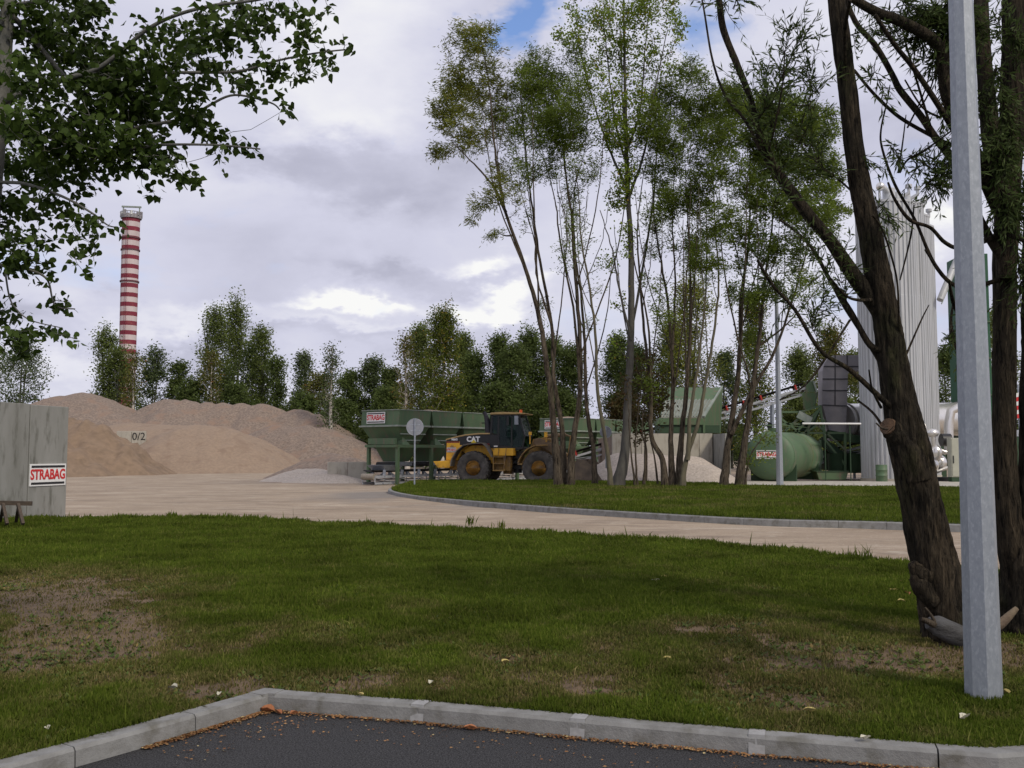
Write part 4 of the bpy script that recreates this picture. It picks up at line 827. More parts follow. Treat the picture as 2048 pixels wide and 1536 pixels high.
# second willow trunk at the right edge, behind the lamp post
Y2 = 8.6
w2root = empty('willow_tree', G(2050, 1290), 0, 'dark upright willow trunk at the right edge behind the galvanised lamp post', 'tree'); w2b = Vector(w2root.location)
tp2 = [(2062, 1310, 150), (2056, 1250, 120), (2056, 1150, 104), (2064, 1050, 80), (2074, 950, 66), (2078, 800, 66), (2080, 650, 66), (2080, 500, 64), (2082, 350, 60), (2084, 200, 60), (2086, 60, 56), (2088, -80, 52)]
near_bark('trunk', [P(x, y, Y2)-w2b for x, y, w in tp2], [w/2/F*Y2 for x, y, w in tp2], None, barkd, 56, 18, 12).build('trunk', barkd, w2root)
limb([(2050, 1200, 60), (2030, 1100, 62), (2014, 1000, 50), (2009, 900, 45), (2009, 800, 44), (2009, 650, 44), (2011, 500, 46), (2018, 350, 48), (2026, 200, 48), (2030, 60, 50), (2034, -60, 46)], w2root, barkd, Y2, w2b, 14, 40, .12, 16, 'second_stem')
W2 = [[(2012, 560, 36), (2012, 440, 44), (1988, 320, 42), (1975, 200, 34), (1966, 90, 30), (1960, -40, 28)], [(2000, 420, 30), (1960, 330, 30), (1915, 240, 28), (1892, 180, 26), (1885, 110, 24), (1860, 75, 22), (1800, 42, 20), (1755, 25, 18), (1700, -8, 16), (1650, -60, 14)],
      [(2030, 560, 18), (1960, 440, 17), (1915, 335, 18), (1870, 275, 15), (1840, 230, 14), (1800, 180, 14), (1785, 150, 12), (1750, 90, 12), (1715, 50, 11), (1695, 5, 10), (1680, -50, 9)],
      [(1985, 400, 13), (1915, 275, 12), (1880, 215, 12), (1830, 140, 10), (1790, 90, 9), (1750, 30, 8)], [(1985, 320, 8), (1905, 290, 8), (1870, 275, 8), (1800, 235, 8), (1750, 190, 7), (1708, 140, 6)], [(2000, 470, 14), (1925, 495, 9), (1890, 485, 8), (1860, 455, 7), (1820, 440, 8), (1790, 400, 6), (1776, 365, 4)],
      [(1998, 560, 10), (1920, 575, 9), (1870, 530, 8), (1830, 440, 6), (1790, 370, 6), (1765, 300, 5), (1762, 260, 4), (1775, 200, 3), (1780, 170, 2)], [(1870, 530, 5), (1850, 500, 3)], [(1800, 560, 3), (1822, 470, 4), (1828, 410, 3)], [(1800, 345, 4), (1815, 320, 4), (1850, 300, 4), (1905, 260, 3)],
      [(1797, 345, 5), (1806, 280, 3), (1812, 230, 2)], [(1880, 235, 5), (1845, 215, 4), (1810, 160, 3)], [(1860, 250, 6), (1845, 200, 5), (1810, 80, 4), (1800, 20, 3)], [(1990, 460, 12), (2048, 480, 10), (2100, 500, 8)], [(1930, 240, 6), (1965, 220, 8), (2005, 260, 8), (2000, 350, 6)],
      [(1920, 640, 6), (1905, 600, 8), (1898, 560, 4)], [(1930, 720, 8), (1906, 680, 10), (1902, 640, 6), (1908, 600, 4)], [(1840, 215, 4), (1860, 180, 3), (1890, 80, 3)], [(1815, 255, 4), (1850, 180, 3), (1870, 100, 3)]]
for i, b_ in enumerate(W2): limb(b_, w2root, barkd, Y2-.15, w2b, 60+i, 14 if i < 3 else 7, .08, 6, 'branch', ydr=-.6 if i % 2 else .3)
limb([(1975, 1262, 14), (2000, 1248, 20), (2034, 1216, 9)], w2root, mat('broken branch', (.22, .17, .11), (.14, .10, .07), 8, .9, bump=.5), Y2-.9, w2b, 90, 12, .1, nm='broken_branch')
spray([([(1700, -10), (1800, 40), (1885, 60)], 60, -.3), ([(1800, 0), (1860, 30), (1900, 10)], 110, -.4), ([(1870, 100), (1900, 130), (1890, 60)], 90, -.3), ([(1885, 200), (1915, 260), (1940, 280)], 50, -.4), ([(1820, 310), (1860, 330), (1910, 320)], 46, -.4), ([(1850, 370), (1880, 345), (1915, 345)], 46, -.6),
       ([(1780, 290), (1810, 320), (1850, 310)], 16, -.4), ([(1700, 70), (1730, 60), (1760, 70)], 14, -.4), ([(1740, 170), (1750, 140), (1765, 190)], 16, -.4), ([(1990, 130), (2020, 240), (2010, 330)], 130, -.3), ([(2000, 380), (2030, 440), (2048, 380)], 120, -.4), ([(2020, 60), (2048, 100), (1990, 40)], 60, -.2), ([(1960, 180), (1990, 280), (2000, 330)], 60, -.3),
       ([(1780, 60), (1850, 50), (1830, 90)], 50, -.3), ([(1905, 640), (1912, 690), (1918, 600)], 14, -.6), ([(1910, 480), (1930, 520), (1915, 560)], 6, -.6), ([(2030, 480), (2040, 540), (2048, 600)], 40, -.5), ([(1860, -10), (1900, 90), (1890, 120)], 110, -.3), ([(1920, -20), (1950, 60), (1920, 120)], 60, -.3)],
      w2root, w2b, Y2-.35, lf_w2, barkd, 51, L=.085, W=.0155, per_m=48)
# sawn logs / root wood at the foot of the leaning willow
lg = empty('fallen_log', G(1890, 1290), 0, 'weathered grey log lying against the foot of the leaning willow', 'log'); lb_ = Vector(lg.location)
greyw = mat('weathered grey wood', (.10, .10, .10), (.05, .048, .045), 9, .9, bump=.8, bscale=14, stretch=(.4, 1, 1))
limb([(1855, 1246, 22), (1875, 1252, 40), (1905, 1266, 44), (1940, 1278, 40), (1985, 1282, 30)], lg, greyw, 8.0, lb_, 95, 18, .2, nm='stem')
limb([(1842, 1238, 10), (1856, 1243, 12), (1870, 1250, 14)], lg, barkb, 7.95, lb_, 96, 10, .15, nm='branch_stub'); limb([(1850, 1215, 4), (1862, 1230, 6), (1872, 1248, 8)], lg, barkb, 7.95, lb_, 97, 8, .1, nm='branch_stub')
# poplar overhanging from the left
Yp = 6.6
proot = empty('poplar_tree', (P(-60, 905, Yp).x, Yp, 0), 0, 'overhanging poplar in the upper left with dark broad leaves', 'tree'); pb = Vector(proot.location)
st = [smooth_stem([Vector((0, 0, -.02)), P(-40, 700, Yp)-pb, P(-20, 400, Yp)-pb, P(2, 190, Yp)-pb, P(12, 60, Yp)-pb, P(22, -60, Yp)-pb, P(30, -260, Yp)-pb], [.10, .085, .07, .055, .046, .04, .03], 8)]
def lb2(px, w0, w1, dy): return smooth_stem([P(x, y, Yp+dy*i/len(px))-pb for i, (x, y) in enumerate(px)], list(np.linspace(w0, w1, len(px))/2/F*Yp), 6)
st += [lb2([(-10, 215), (60, 178), (130, 158), (190, 140), (240, 105), (290, 62), (345, 33), (420, 12), (500, 2), (580, -12), (640, -10)], 12, 4, -.5), lb2([(15, 20), (60, 70), (110, 130), (160, 190), (210, 240), (250, 275)], 12, 5, .5), lb2([(-25, 365), (40, 366), (90, 380), (140, 400), (190, 430)], 8, 4, -.4),
       lb2([(-5, 270), (100, 272), (200, 270), (300, 250), (380, 235), (420, 210), (470, 190), (540, 205), (560, 220)], 10, 3, .3), lb2([(150, 150), (280, 145), (400, 145), (480, 142), (560, 120), (640, 105), (705, 98)], 8, 3, .2), lb2([(100, 275), (220, 300), (320, 290), (430, 290), (520, 298)], 8, 3, -.5),
       lb2([(-30, 520), (20, 535), (60, 540), (95, 560), (110, 610), (150, 618)], 7, 2.5, .1), lb2([(10, 540), (18, 590), (30, 615), (60, 640), (120, 655)], 4, 2, .1), lb2([(190, 430), (215, 450), (235, 455)], 4, 2, 0), lb2([(20, 10), (90, 0), (150, -20), (220, -20)], 9, 4, -.3), lb2([(250, 275), (300, 330), (350, 350), (375, 380)], 5, 2, .2)]
LB = [(70, 40, 70, 60, 1.1), (165, 25, 60, 45, 1.1), (140, 110, 90, 60, 1.2), (60, 150, 60, 50, .9), (225, 130, 80, 55, 1.2), (300, 130, 70, 50, 1.1), (180, 200, 110, 60, 1.2), (290, 210, 80, 50, 1.3), (70, 250, 80, 55, 1.2), (190, 280, 90, 50, 1.4), (290, 290, 70, 40, 1.3), (60, 330, 70, 40, 1.2), (130, 340, 60, 35, 1.0), (215, 335, 45, 24, .8), (330, 330, 42, 22, .9), (370, 350, 22, 26, .8), (305, 378, 12, 10, .6),
      (370, 195, 60, 40, 1.1), (400, 255, 40, 22, 1.0), (380, 95, 60, 34, 1.0), (430, 60, 60, 34, 1.2), (350, 60, 50, 24, .8), (300, 70, 34, 20, .6), (420, 130, 55, 22, .9), (500, 60, 34, 30, .8), (535, 25, 45, 26, 1.1), (590, 30, 40, 24, .9), (615, 55, 16, 22, .8), (640, 5, 26, 12, .8), (480, 25, 40, 24, .9),
      (490, 150, 45, 22, .9), (560, 130, 45, 22, 1.1), (610, 115, 34, 20, 1.0), (655, 108, 28, 14, .9), (695, 102, 16, 12, .9), (500, 180, 30, 14, .8), (560, 215, 16, 20, .9), (460, 275, 26, 16, .8), (500, 290, 24, 10, .8), (425, 300, 10, 10, .8),
      (40, 410, 60, 26, 1.1), (120, 410, 45, 26, .9), (170, 430, 34, 22, .7), (215, 445, 22, 12, .7), (165, 465, 28, 26, .8), (60, 470, 60, 24, .7), (185, 510, 18, 20, .8), (165, 535, 8, 10, .8), (20, 490, 34, 24, .7), (70, 525, 40, 22, .9), (20, 530, 40, 16, .8), (105, 560, 16, 18, .7), (120, 600, 20, 22, .9), (8, 580, 16, 14, .6),
      (20, 630, 34, 20, .9), (50, 660, 50, 22, 1.2), (15, 690, 30, 18, 1.0), (120, 662, 8, 10, .8), (-30, 100, 70, 200, .6), (-40, 400, 50, 200, .6)]
rng = np.random.default_rng(77); lobes = []
for (x, y, rx, ry, d) in LB:
    c = P(x, y, Yp+rng.normal(0, .25))-pb; lobes.append((tuple(c), rx/F*Yp, .32, ry/F*Yp, max(4, int(d*rx*ry/50))))
att = lobepts(lobes, rng); S = grow(st, att, rng, .5, rise=.05, tip=.0016, minr=.002, jit=.06)
stemmesh('trunk', st, S, barkg, proot, 12, 4)
pos = []; dr_ = []
for q0, a, Ld in S[4]:
    n = int(rng.integers(3, 7)); t = 1-rng.random((n, 1))**2*min(1, .12/max(Ld, .05)); b_ = q0+(a-q0)*t; pos.append(b_+rng.normal(0, 1, (n, 3))*.028+np.array([0, 0, -.015])); dr_.append(np.tile(np.array([[0, 0, -.25]]), (n, 1)))
pos = np.concatenate(pos); leaves('crown', pos, .058, .047, .35, lf_near, proot, rng, 'poplar', np.concatenate(dr_))

# ------------------------------------------------------------------ lamp posts
def lamppost(base, h, r0, r1, label, n=8, collar=True, rz=0):
    root = empty('lamp_post', base, rz, label, 'lamp post', 'galvanised lamp posts')
    pts = [Vector((0, 0, -.1)), Vector((0, 0, .5)), Vector((0, 0, h*.5)), Vector((0, 0, h))]
    MB().tube(pts, [r0, r0-(r0-r1)*.5/h, (r0+r1)/2, r1], n, smooth=False, phase=R(22.5)).build('pole', galvpost, root)
    a = MB(); a.tube([Vector((0, 0, h-.1)), Vector((0, 0, h+.25)), Vector((.15, 0, h+.42)), Vector((.9, 0, h+.55))], .035, 10); arm = a.build('arm', galv, root)
    l = MB(); l.prism([(.8, h+.5), (1.45, h+.55), (1.5, h+.62), (1.3, h+.72), (.85, h+.66)], -.14, .14); l.build('lantern', mat('lantern shell', (.4, .4, .4), None, 3, .5), root, .02)
    MB().box(-.2, .2, -.2, .2, -.06, .012).build('footing', concl, root); return root
lamppost(G(1968, 1400), 8.0, .117, .052, 'near galvanised lamp post in the right foreground, octagonal and cropped by the frame top', rz=R(9))
lamppost(G(1560, 975), 9.5, .16, .07, 'distant galvanised lamp post on the grass island in front of the green tank', rz=R(12))
# round traffic signs seen from the back
def roadsign(base, h, d, label, y0=0):
    root = empty('road_sign', base, R(4), label, 'road sign', 'round road signs seen from behind')
    MB().cyl((0, 0, -.05), (0, 0, h), .038, n=12).build('post', galv, root)
    dm = MB(); dm.cyl((0, .045, h-d/2), (0, .055, h-d/2), d/2, n=40); dm.build('disc', mat('sign back', (.30, .31, .34), (.25, .26, .29), 3, .5, .3), root)
    MB().tube([Vector((math.cos(t)*d/2, .05, h-d/2+math.sin(t)*d/2)) for t in np.linspace(0, 2*math.pi, 41)], .010, 6).build('rim', galv, root)
    b = MB(); b.box(-d*.3, d*.3, .038, .046, h-d*.35-.02, h-d*.35+.02); b.box(-d*.3, d*.3, .038, .046, h-d*.7-.02, h-d*.7+.02); b.build('bracket', galv, root); return root
roadsign(G(829, 974, .05), 3.08, .76, 'round sign seen from behind at the left tip of the grass island')
roadsign((P(1212, 900, 52).x, 52, 0), 3.0, .62, 'round sign seen from behind among the island stems beside the loader bucket')

# ------------------------------------------------------------------ concrete wall with sign, trestle
A0 = P(0, 905, 22.4); A1 = P(135, 905, 24.5); A0.z = A1.z = 0; wd = (A1-A0).normalized(); wn = Vector((wd.y, -wd.x, 0)); wl_ = (A1-A0).length/ (135/78.0*.99)
wroot3 = empty('concrete_wall', A1, math.atan2(wd.y, wd.x), 'grey stained wall of upright concrete slabs at the left edge', 'wall')
# local x along wall (negative = left), local y outward behind
pxs = [-.02]; A57 = None
L01 = (A1-A0).length; xj = -L01*.60; Ls = abs(xj)
for i in range(5):
    x1 = -Ls*i; x0 = x1-Ls+.025; m_ = MB(); m_.box(x0, x1, 0, .14, -.1, 2.74+(.02 if i else 0)); m_.box(x0+.1, x1-.1, .14, 1.1, -.1, .12); m_.build('slab', conc, wroot3, .012)
sp_ = MB(); 
sign(wroot3, (-Ls*.51, -.004, 1.06), (1, 0, 0), (0, -1, 0), Ls*.92, .53)
tr = empty('wooden_trestle', G(20, 1052), 0, 'dark wooden trestle beam standing in the grass in front of the concrete wall', 'trestle'); tb = Vector(tr.location)
MB().beam(P(-120, 1003, 20.6)-tb, P(64, 1007, 20.9)-tb, .07, .09).build('beam', wood, tr)
for q in ((6, 14), (36, 46), (-60, -50)): MB().beam(P(q[0], 1008, 20.65)-tb, P(q[1], 1048, 20.4)-tb, .06).build('leg', wood, tr); MB().beam(P(q[0]+2, 1008, 20.9)-tb, P(q[1]-14, 1043, 21.4)-tb, .06).build('leg', wood, tr)

# ------------------------------------------------------------------ heaps
def heap(name, label, cones, m, res=.3, seed=0, rough=.12, nf=.5, cat='heap', furrow=0):
    xs_ = [c[0] for c in cones]+[c[3] for c in cones]; ys_ = [c[1] for c in cones]+[c[4] for c in cones]; hm = max(max(c[2], c[5])/c[6]+c[7]*1.6 for c in cones)+3.0
    X0, X1, Y0, Y1 = min(xs_)-hm, max(xs_)+hm, min(ys_)-hm, max(ys_)+hm
    def hf(X, Y):
        H = np.full(X.shape, -1.0)
        for (ax, ay, ah, bx, by, bh, s, rd) in cones:
            dx, dy = bx-ax, by-ay; L2 = dx*dx+dy*dy+1e-9; t = np.clip(((X-ax)*dx+(Y-ay)*dy)/L2, 0, 1); d = np.hypot(X-ax-t*dx, Y-ay-t*dy)
            cx_, cy_ = (X-ax-t*dx)/(d+.3), (Y-ay-t*dy)/(d+.3); d = d*(1+(fbm(cx_*2.2+seed+5, cy_*2.2+seed*3+5, 3)-.5)*.22)
            h = ah+(bh-ah)*t-s*(np.sqrt(d*d+rd*rd)-rd); H = np.where(h > H, np.maximum(h, H)+0*H, H)
        H = H+(fbm(X*nf+seed, Y*nf, 5)-.5)*rough*2*np.clip(H, 0, 1)
        if furrow: H = H+(fbm(X*1.6+Y*.3, Y*.25-X*.2, 3)-.5)*furrow*np.clip(H, 0, 1)
        return np.where(H > 0, H, np.maximum(H, -.4))
    o = grid_sheet(name, np.arange(X0, X1, res), np.arange(Y0, Y1, res), hf, m, keep=lambda X, Y, Z: Z > -.39); return tag(o, label, cat)
def cone(px, top, Y, s, rd, px2=None, top2=None, Y2_=None):
    a = P(px, top, Y); b_ = P(px2, top2, Y2_ or Y) if px2 is not None else a
    return (a.x, a.y, a.z, b_.x, b_.y, b_.z, s, rd)
heap('sand_heap', 'damp brown sand heap with slumped ridges right behind the concrete wall', [cone(40, 826, 79, .74, .8, 150, 836), cone(150, 837, 79, .74, .6, 188, 843, 77.5), cone(120, 880, 73.5, .6, .5)], sandw, .22, 1, .22, .9, furrow=.9)
heap('gravel_heap', 'highest rounded gravel heap on the left, peaking above the wet sand', [cone(135, 789, 113, .5, 2.2, 165, 784), cone(165, 784, 113, .52, 1.6, 182, 788), cone(95, 806, 112, .5, 2)], grav, .3, 2, .2, .4, furrow=.3)
heap('gravel_heap', 'long gravel ridge with a scalloped crest in front of the trees', [cone(338, 800, 114, .60, 1.6, 352, 800), cone(375, 799, 114, .64, 1.5), cone(412, 803, 114, .66, 1.2, 420, 804), cone(445, 804, 114, .66, 1.2), cone(482, 807, 114, .66, 1.2), cone(520, 809, 113, .66, 1.2), cone(548, 814, 113, .66, .9), cone(596, 817, 112, .68, 1.2), cone(630, 828, 110, .7, 1.0), cone(290, 832, 113, .5, 2, 340, 806), cone(560, 850, 104, .6, 2.0, 640, 856, 102)], grav, .3, 3, .26, .45, furrow=.3)
heap('sand_heap', 'low tan sand heap behind the numbered divider wall', [cone(215, 852, 103, .5, 2.5, 250, 847), cone(250, 847, 103, .5, 2.5, 390, 850, 100)], sand, .3, 4, .2, .5)
heap('sand_heap', 'large smooth tan sand mound in the middle of the yard', [cone(392, 851, 89, .60, 2.2, 435, 853), cone(345, 868, 90, .6, 1.6), cone(470, 864, 90, .62, 1.4, 486, 868)], sand, .2, 5, .14, .7, furrow=.25)
heap('stone_heap', 'low spill of pale crushed stone left of the hopper row', [cone(600, 938, 60, .38, .5, 640, 938), cone(650, 941, 57.5, .35, .5, 690, 952, 56)], gravl, .12, 6, .10, 2.0)
heap('gravel_heap', 'pinkish gravel slope behind the low wall beside the first hopper', [cone(660, 905, 66, .5, .8, 700, 915, 64)], grav, .2, 8, .10, 1.0)
heap('stone_heap', 'pale crushed stone bank against the tall concrete wall behind the tree clump', [cone(1240, 905, 53.2, .62, .3, 1390, 912, 52.8), cone(1290, 915, 52.2, .6, .3, 1420, 932, 50.5), cone(1215, 935, 52, .6, .3)], gravl, .14, 7, .10, 1.5)
dv = empty('divider_wall', P(232, 905, 87), 0, 'short pale concrete divider wall painted 0/2 between the heaps', 'wall'); dv.location.z = 0; db = Vector(dv.location)
m_ = MB(); w1 = P(263, 862, 87); m_.box(0, w1.x-db.x-.02, 0, .3, -.1, 3.5); m_.build('slab', concl, dv, .02); m_ = MB(); w2_ = P(291, 862, 87); m_.box(w1.x-db.x+.02, w2_.x-db.x, 0, .3, -.1, 3.5); m_.build('slab', concl, dv, .02)
m_ = MB(); m_.hexa([(w2_.x-db.x+.01, 0, -.1), (w2_.x-db.x+.3, 0, -.1), (w2_.x-db.x+.3, 2.4, -.1), (w2_.x-db.x+.01, 2.4, -.1), (w2_.x-db.x+.01, 0, 3.48), (w2_.x-db.x+.3, 0, 3.48), (w2_.x-db.x+.3, 2.4, 3.48), (w2_.x-db.x+.01, 2.4, 3.48)]); 
c_ = P(277.5, 874, 87); text('lettering', '0/2', .95, blackp, dv, frame((c_.x-db.x, -.012, 3.0), (1, 0, 0), (0, -1, 0)), .0)
lw = empty('low_wall', P(655, 905, 56.5), R(6), 'low pale concrete wall holding back gravel beside the first hopper', 'wall'); lw.location.z = 0
m_ = MB(); m_.box(0, 1.15, 0, .25, -.1, 1.05); m_.build('slab', concl, lw, .015); m_ = MB(); m_.box(1.17, 2.5, 0, .25, -.1, 1.05); m_.build('slab', concl, lw, .015)

# tall concrete retaining wall of the ramp
rw = empty('retaining_wall', P(1225, 905, 54.6), 0, 'tall pale concrete retaining wall under the green feed hopper', 'wall'); rw.location.z = 0; rb = Vector(rw.location)
xe = P(1426, 905, 54.6).x-rb.x; xw = 1.62; x = 0; k = 0
while x < xe-.3:
    x1 = min(x+xw, xe); m_ = MB(); m_.box(x, x1-.02, 0, .3, -.1, 2.66); m_.build('slab', concl, rw, .012); x = x1
e = P(1446, 905, 51.5)-rb; m_ = MB(); a_ = Vector((xe+.02, .3, 0)); b2 = Vector((P(1450, 905, 52.2).x-rb.x, 52.2-54.6, 0)); d_ = (b2-a_).normalized(); n_ = Vector((d_.y, -d_.x, 0))
q = [a_, b2, b2-n_*.3, a_-n_*.3]; m_.hexa([(v.x, v.y, -.1) for v in q]+[(v.x, v.y, 2.62) for v in q]); m_.build('slab', conc, rw, .012)
m_ = MB(); m_.box(.0, xe, .32, 9, -.1, 2.5); m_.build('fill', grav, rw)
# green feed hopper with sloping grid on the ramp
fh = empty('feed_hopper', P(1318, 905, 56.5), 0, 'green feed hopper with a sloping metal grid on top of the concrete wall', 'hopper'); fh.location.z = 0; fb = Vector(fh.location)
def F_(px, py, Y): return P(px, py, Y)-fb
a_ = F_(1322, 836, 56); b2 = F_(1405, 836, 56); c_ = F_(1442, 775, 59.5); d_ = F_(1340, 775, 59.5)
gr = MB(); gr.hexa([a_, b2, b2.lerp(c_, .55), a_.lerp(d_, .55), a_+Vector((0, 0, .06)), b2+Vector((0, 0, .06)), b2.lerp(c_, .55)+Vector((0, 0, .06)), a_.lerp(d_, .55)+Vector((0, 0, .06))]); gr.build('grid_tray', mat('grizzly steel', (.26, .27, .23), (.18, .19, .16), 3, .7), fh)
gb = MB()
for i in range(15):
    t = i/14; p0 = a_.lerp(b2, t)+Vector((0, 0, .09)); p1 = a_.lerp(d_, .55).lerp(b2.lerp(c_, .55), t)+Vector((0, 0, .09)); gb.beam(p0, p1, .04, .06)
gb.build('grid_bars', rimsteel, fh)
m_ = MB(); up1 = a_.lerp(d_, .55); up2 = b2.lerp(c_, .55); m_.hexa([up1+Vector((0, .01, .01)), up2+Vector((0, .01, .01)), up2+Vector((0, .08, .01)), up1+Vector((0, .08, .01)), d_, c_, c_+Vector((0, .08, 0)), d_+Vector((0, .08, 0))]); m_.build('back_plate', green, fh)
m_ = MB(); r1_ = b2+Vector((.02, 0, 0)); m_.hexa([F_(1406, 866, 56), F_(1438, 866, 59), F_(1438, 866, 59.1)+Vector((.1, 0, 0)), F_(1406, 866, 56)+Vector((.1, 0, 0)), b2+Vector((0.02, 0, 0)), c_+Vector((.02, 0, 0)), c_+Vector((.12, 0, 0)), b2+Vector((.12, 0, 0))]); m_.build('side_plate', green, fh)
m_ = MB(); m_.beam(b2+Vector((.07, -.03, .06)), c_+Vector((.07, -.03, .06)), .10); m_.build('edge_rail', rimsteel, fh)
m_ = MB(); m_.box(a_.x-.1, b2.x+.05, a_.y-.02, a_.y+2.4, F_(1350, 850, 56).z, a_.z-.02); m_.build('body', green, fh, .02); m_ = MB(); m_.box(a_.x-.05, b2.x+1.0, a_.y+.1, a_.y+2.2, 2.72, F_(1350, 850, 56).z-.01); m_.build('base_frame', greend, fh)
m_ = MB(); m_.hexa([F_(1312, 850, 56), F_(1321, 850, 56), F_(1335, 850, 59), F_(1325, 850, 59), F_(1318, 838, 56), F_(1322, 838, 56), d_+Vector((-.02, 0, 0)), d_+Vector((-.12, 0, 0))]); m_.build('side_plate', green, fh)

# ------------------------------------------------------------------ cold feed hoppers
u = Vector((.62, .785, 0)).normalized(); ang = math.atan2(u.y, u.x)
def hopper_row(loc, nb, label, seed):
    root = empty('hopper_row', loc, ang, label, 'hopper', 'rows of green aggregate hoppers'); BW = 2.62; BL = BW*nb
    W = 2.95     # across: y from 0 (near side) to +W
    for i in range(nb):
        x0 = i*BW+.03; x1 = (i+1)*BW-.03; m_ = MB(); th = .04
        def ring(ix, iy, z): return [(x0+ix, iy, z), (x1-ix, iy, z), (x1-ix, W-iy, z), (x0+ix, W-iy, z)]
        lv = [ring(.10 if i else .0, 0, 3.92), ring(.16, .0, 3.06), ring(.55, .42, 2.10)]
        lv[0] = [(x0+(.05 if i == 0 else .0), .0, 3.92), (x1, .0, 3.92), (x1, W, 3.92), (x0+(.05 if i == 0 else .0), W, 3.92)]
        if i == 0: lv[1] = [(x0-.02, -.0, 3.06), (x1-.12, -.0, 3.06), (x1-.12, W, 3.06), (x0-.02, W, 3.06)]
        v = [p for l in lv for p in l]; f = []
        for a in range(2):
            for k in range(4): k2 = (k+1) % 4; f.append((a*4+k2, a*4+k, (a+1)*4+k, (a+1)*4+k2))
        f.append((8, 9, 10, 11)); ins = [(x0+.08, .05, 3.9), (x1-.05, .05, 3.9), (x1-.05, W-.05, 3.9), (x0+.08, W-.05, 3.9), (x0+.2, .3, 2.9), (x1-.2, .3, 2.9), (x1-.2, W-.3, 2.9), (x0+.2, W-.3, 2.9)]
        b0 = len(v); v += ins; f += [(0, 1, b0+1, b0), (1, 2, b0+2, b0+1), (2, 3, b0+3, b0+2), (3, 0, b0, b0+3)]+[(b0+k, b0+(k+1) % 4, b0+4+(k+1) % 4, b0+4+k) for k in range(4)]+[(b0+4, b0+5, b0+6, b0+7)]
        bn = MB().add(v, f).build('bin', green, root)
        rm = MB(); xa, xb = x0-.06, x1-.08; rm.beam((xa, -.03, 3.06), (xb, -.03, 3.06), .06, .09); 
        if i == 0: rm.beam((xa-.03, -.05, 3.06), (xa-.03, W+.05, 3.06), .06, .09)
        rm.beam((x0+.1, -.01, 3.94), (x1, -.01, 3.94), .05, .04)
        if i == 0: rm.beam((x0+.02, 0, 3.94), (x0+.02, W, 3.94), .05, .04)
        rm.beam((x0+.28, .16, 2.62), (x1-.28, .16, 2.62), .05, .06); rm.beam((x0+.5, .34, 2.28), (x1-.5, .34, 2.28), .05, .06); rm.build('flange', rimsteel, bn)
        ld = MB(); zz = ld.prism([(x0+.05, 0), (x0+.05, 0)], 0, 0) if False else None
        ld.add([(x0+.15, .1, 3.93), (x1-.12, .1, 3.93), (x1-.12, W-.1, 3.93), (x0+.15, W-.1, 3.93), ((x0+x1)/2, W/2, 4.02+.1*math.sin(i*2.1+seed))], [(0, 1, 4), (1, 2, 4), (2, 3, 4), (3, 0, 4)]); ld.build('gravel_load', sand, bn)
        ch = MB(); c0 = [(x0+.45, .5), (x1-.45, .5), (x1-.45, W-.5), (x0+.45, W-.5)]; c1 = [(x0+.8, .95), (x1-.8, .95), (x1-.8, W-.95), (x0+.8, W-.95)]
        ch.hexa([(a, b_, 1.1) for a, b_ in c1]+[(a, b_, 2.06) for a, b_ in c0]); ch.build('chute', green, bn)
        dr = MB(); dr.hexa([(x0+.35, .04, 1.98), (x0+1.0, .04, 1.98), (x0+1.0, .5, 1.98), (x0+.35, .5, 1.98), (x0+.55, .30, 2.45), (x0+.62, .30, 2.45), (x0+.62, .5, 2.45), (x0+.55, .5, 2.45)]); dr.build('side_gusset', green, bn)
        fd = MB(); fd.box(x0+.6, x1-.6, .8, W-.8, .86, 1.08); fd.build('feeder_box', galv, bn); rl = MB(); rl.cyl((x0+.55, .75, .95), (x0+.55, W-.75, .95), .13); rl.cyl((x1-.55, .75, .95), (x1-.55, W-.75, .95), .13); rl.build('feeder_roller', rubber, bn)
    gp = MB(); gp.box(-.18, .0, .1, W*.74, 2.05, 2.38)
    gp.build('end_guard', green, root)
    fr = MB()
    for y in (.0, W*.76): fr.beam((-.15, y, 1.95), (BL+.1, y, 1.95), .12, .16)
    for k in range(nb+1): fr.beam((k*BW, 0, 1.95), (k*BW, W*.8, 1.95), .10, .14)
    fr.beam((-.2, -.1, 1.95), (-.2, W*.8, 1.95), .10, .14); fr.build('frame', green, root)
    for k in range(nb+1):
        for y in (0, W*.76):
            x = -.05 if k == 0 else k*BW; lg_ = MB(); lg_.beam((x, y, -.16), (x, y, 1.87), .17, .17, up=(1, 0, 0)); lg_.box(x-.16, x+.16, y-.16, y+.16, -.16, -.09); lg_.build('leg', green, root)
    sign(root, (-.0, 1.75, 3.52), (0, -1, 0), (-1, 0, .02), 1.45, .62)
    return root, BL, W
H0 = Vector((-6.17, 53.0, 0))
hr, BL, W_ = hopper_row(H0, 4, 'nearer row of open green hoppers with a white sign, left of the loader', 0)
H1 = H0+u*16.6+Vector((.1, 0, 0))
hopper_row(H1, 4, 'farther row of green hoppers behind the tree stems, right of the loader', 1)
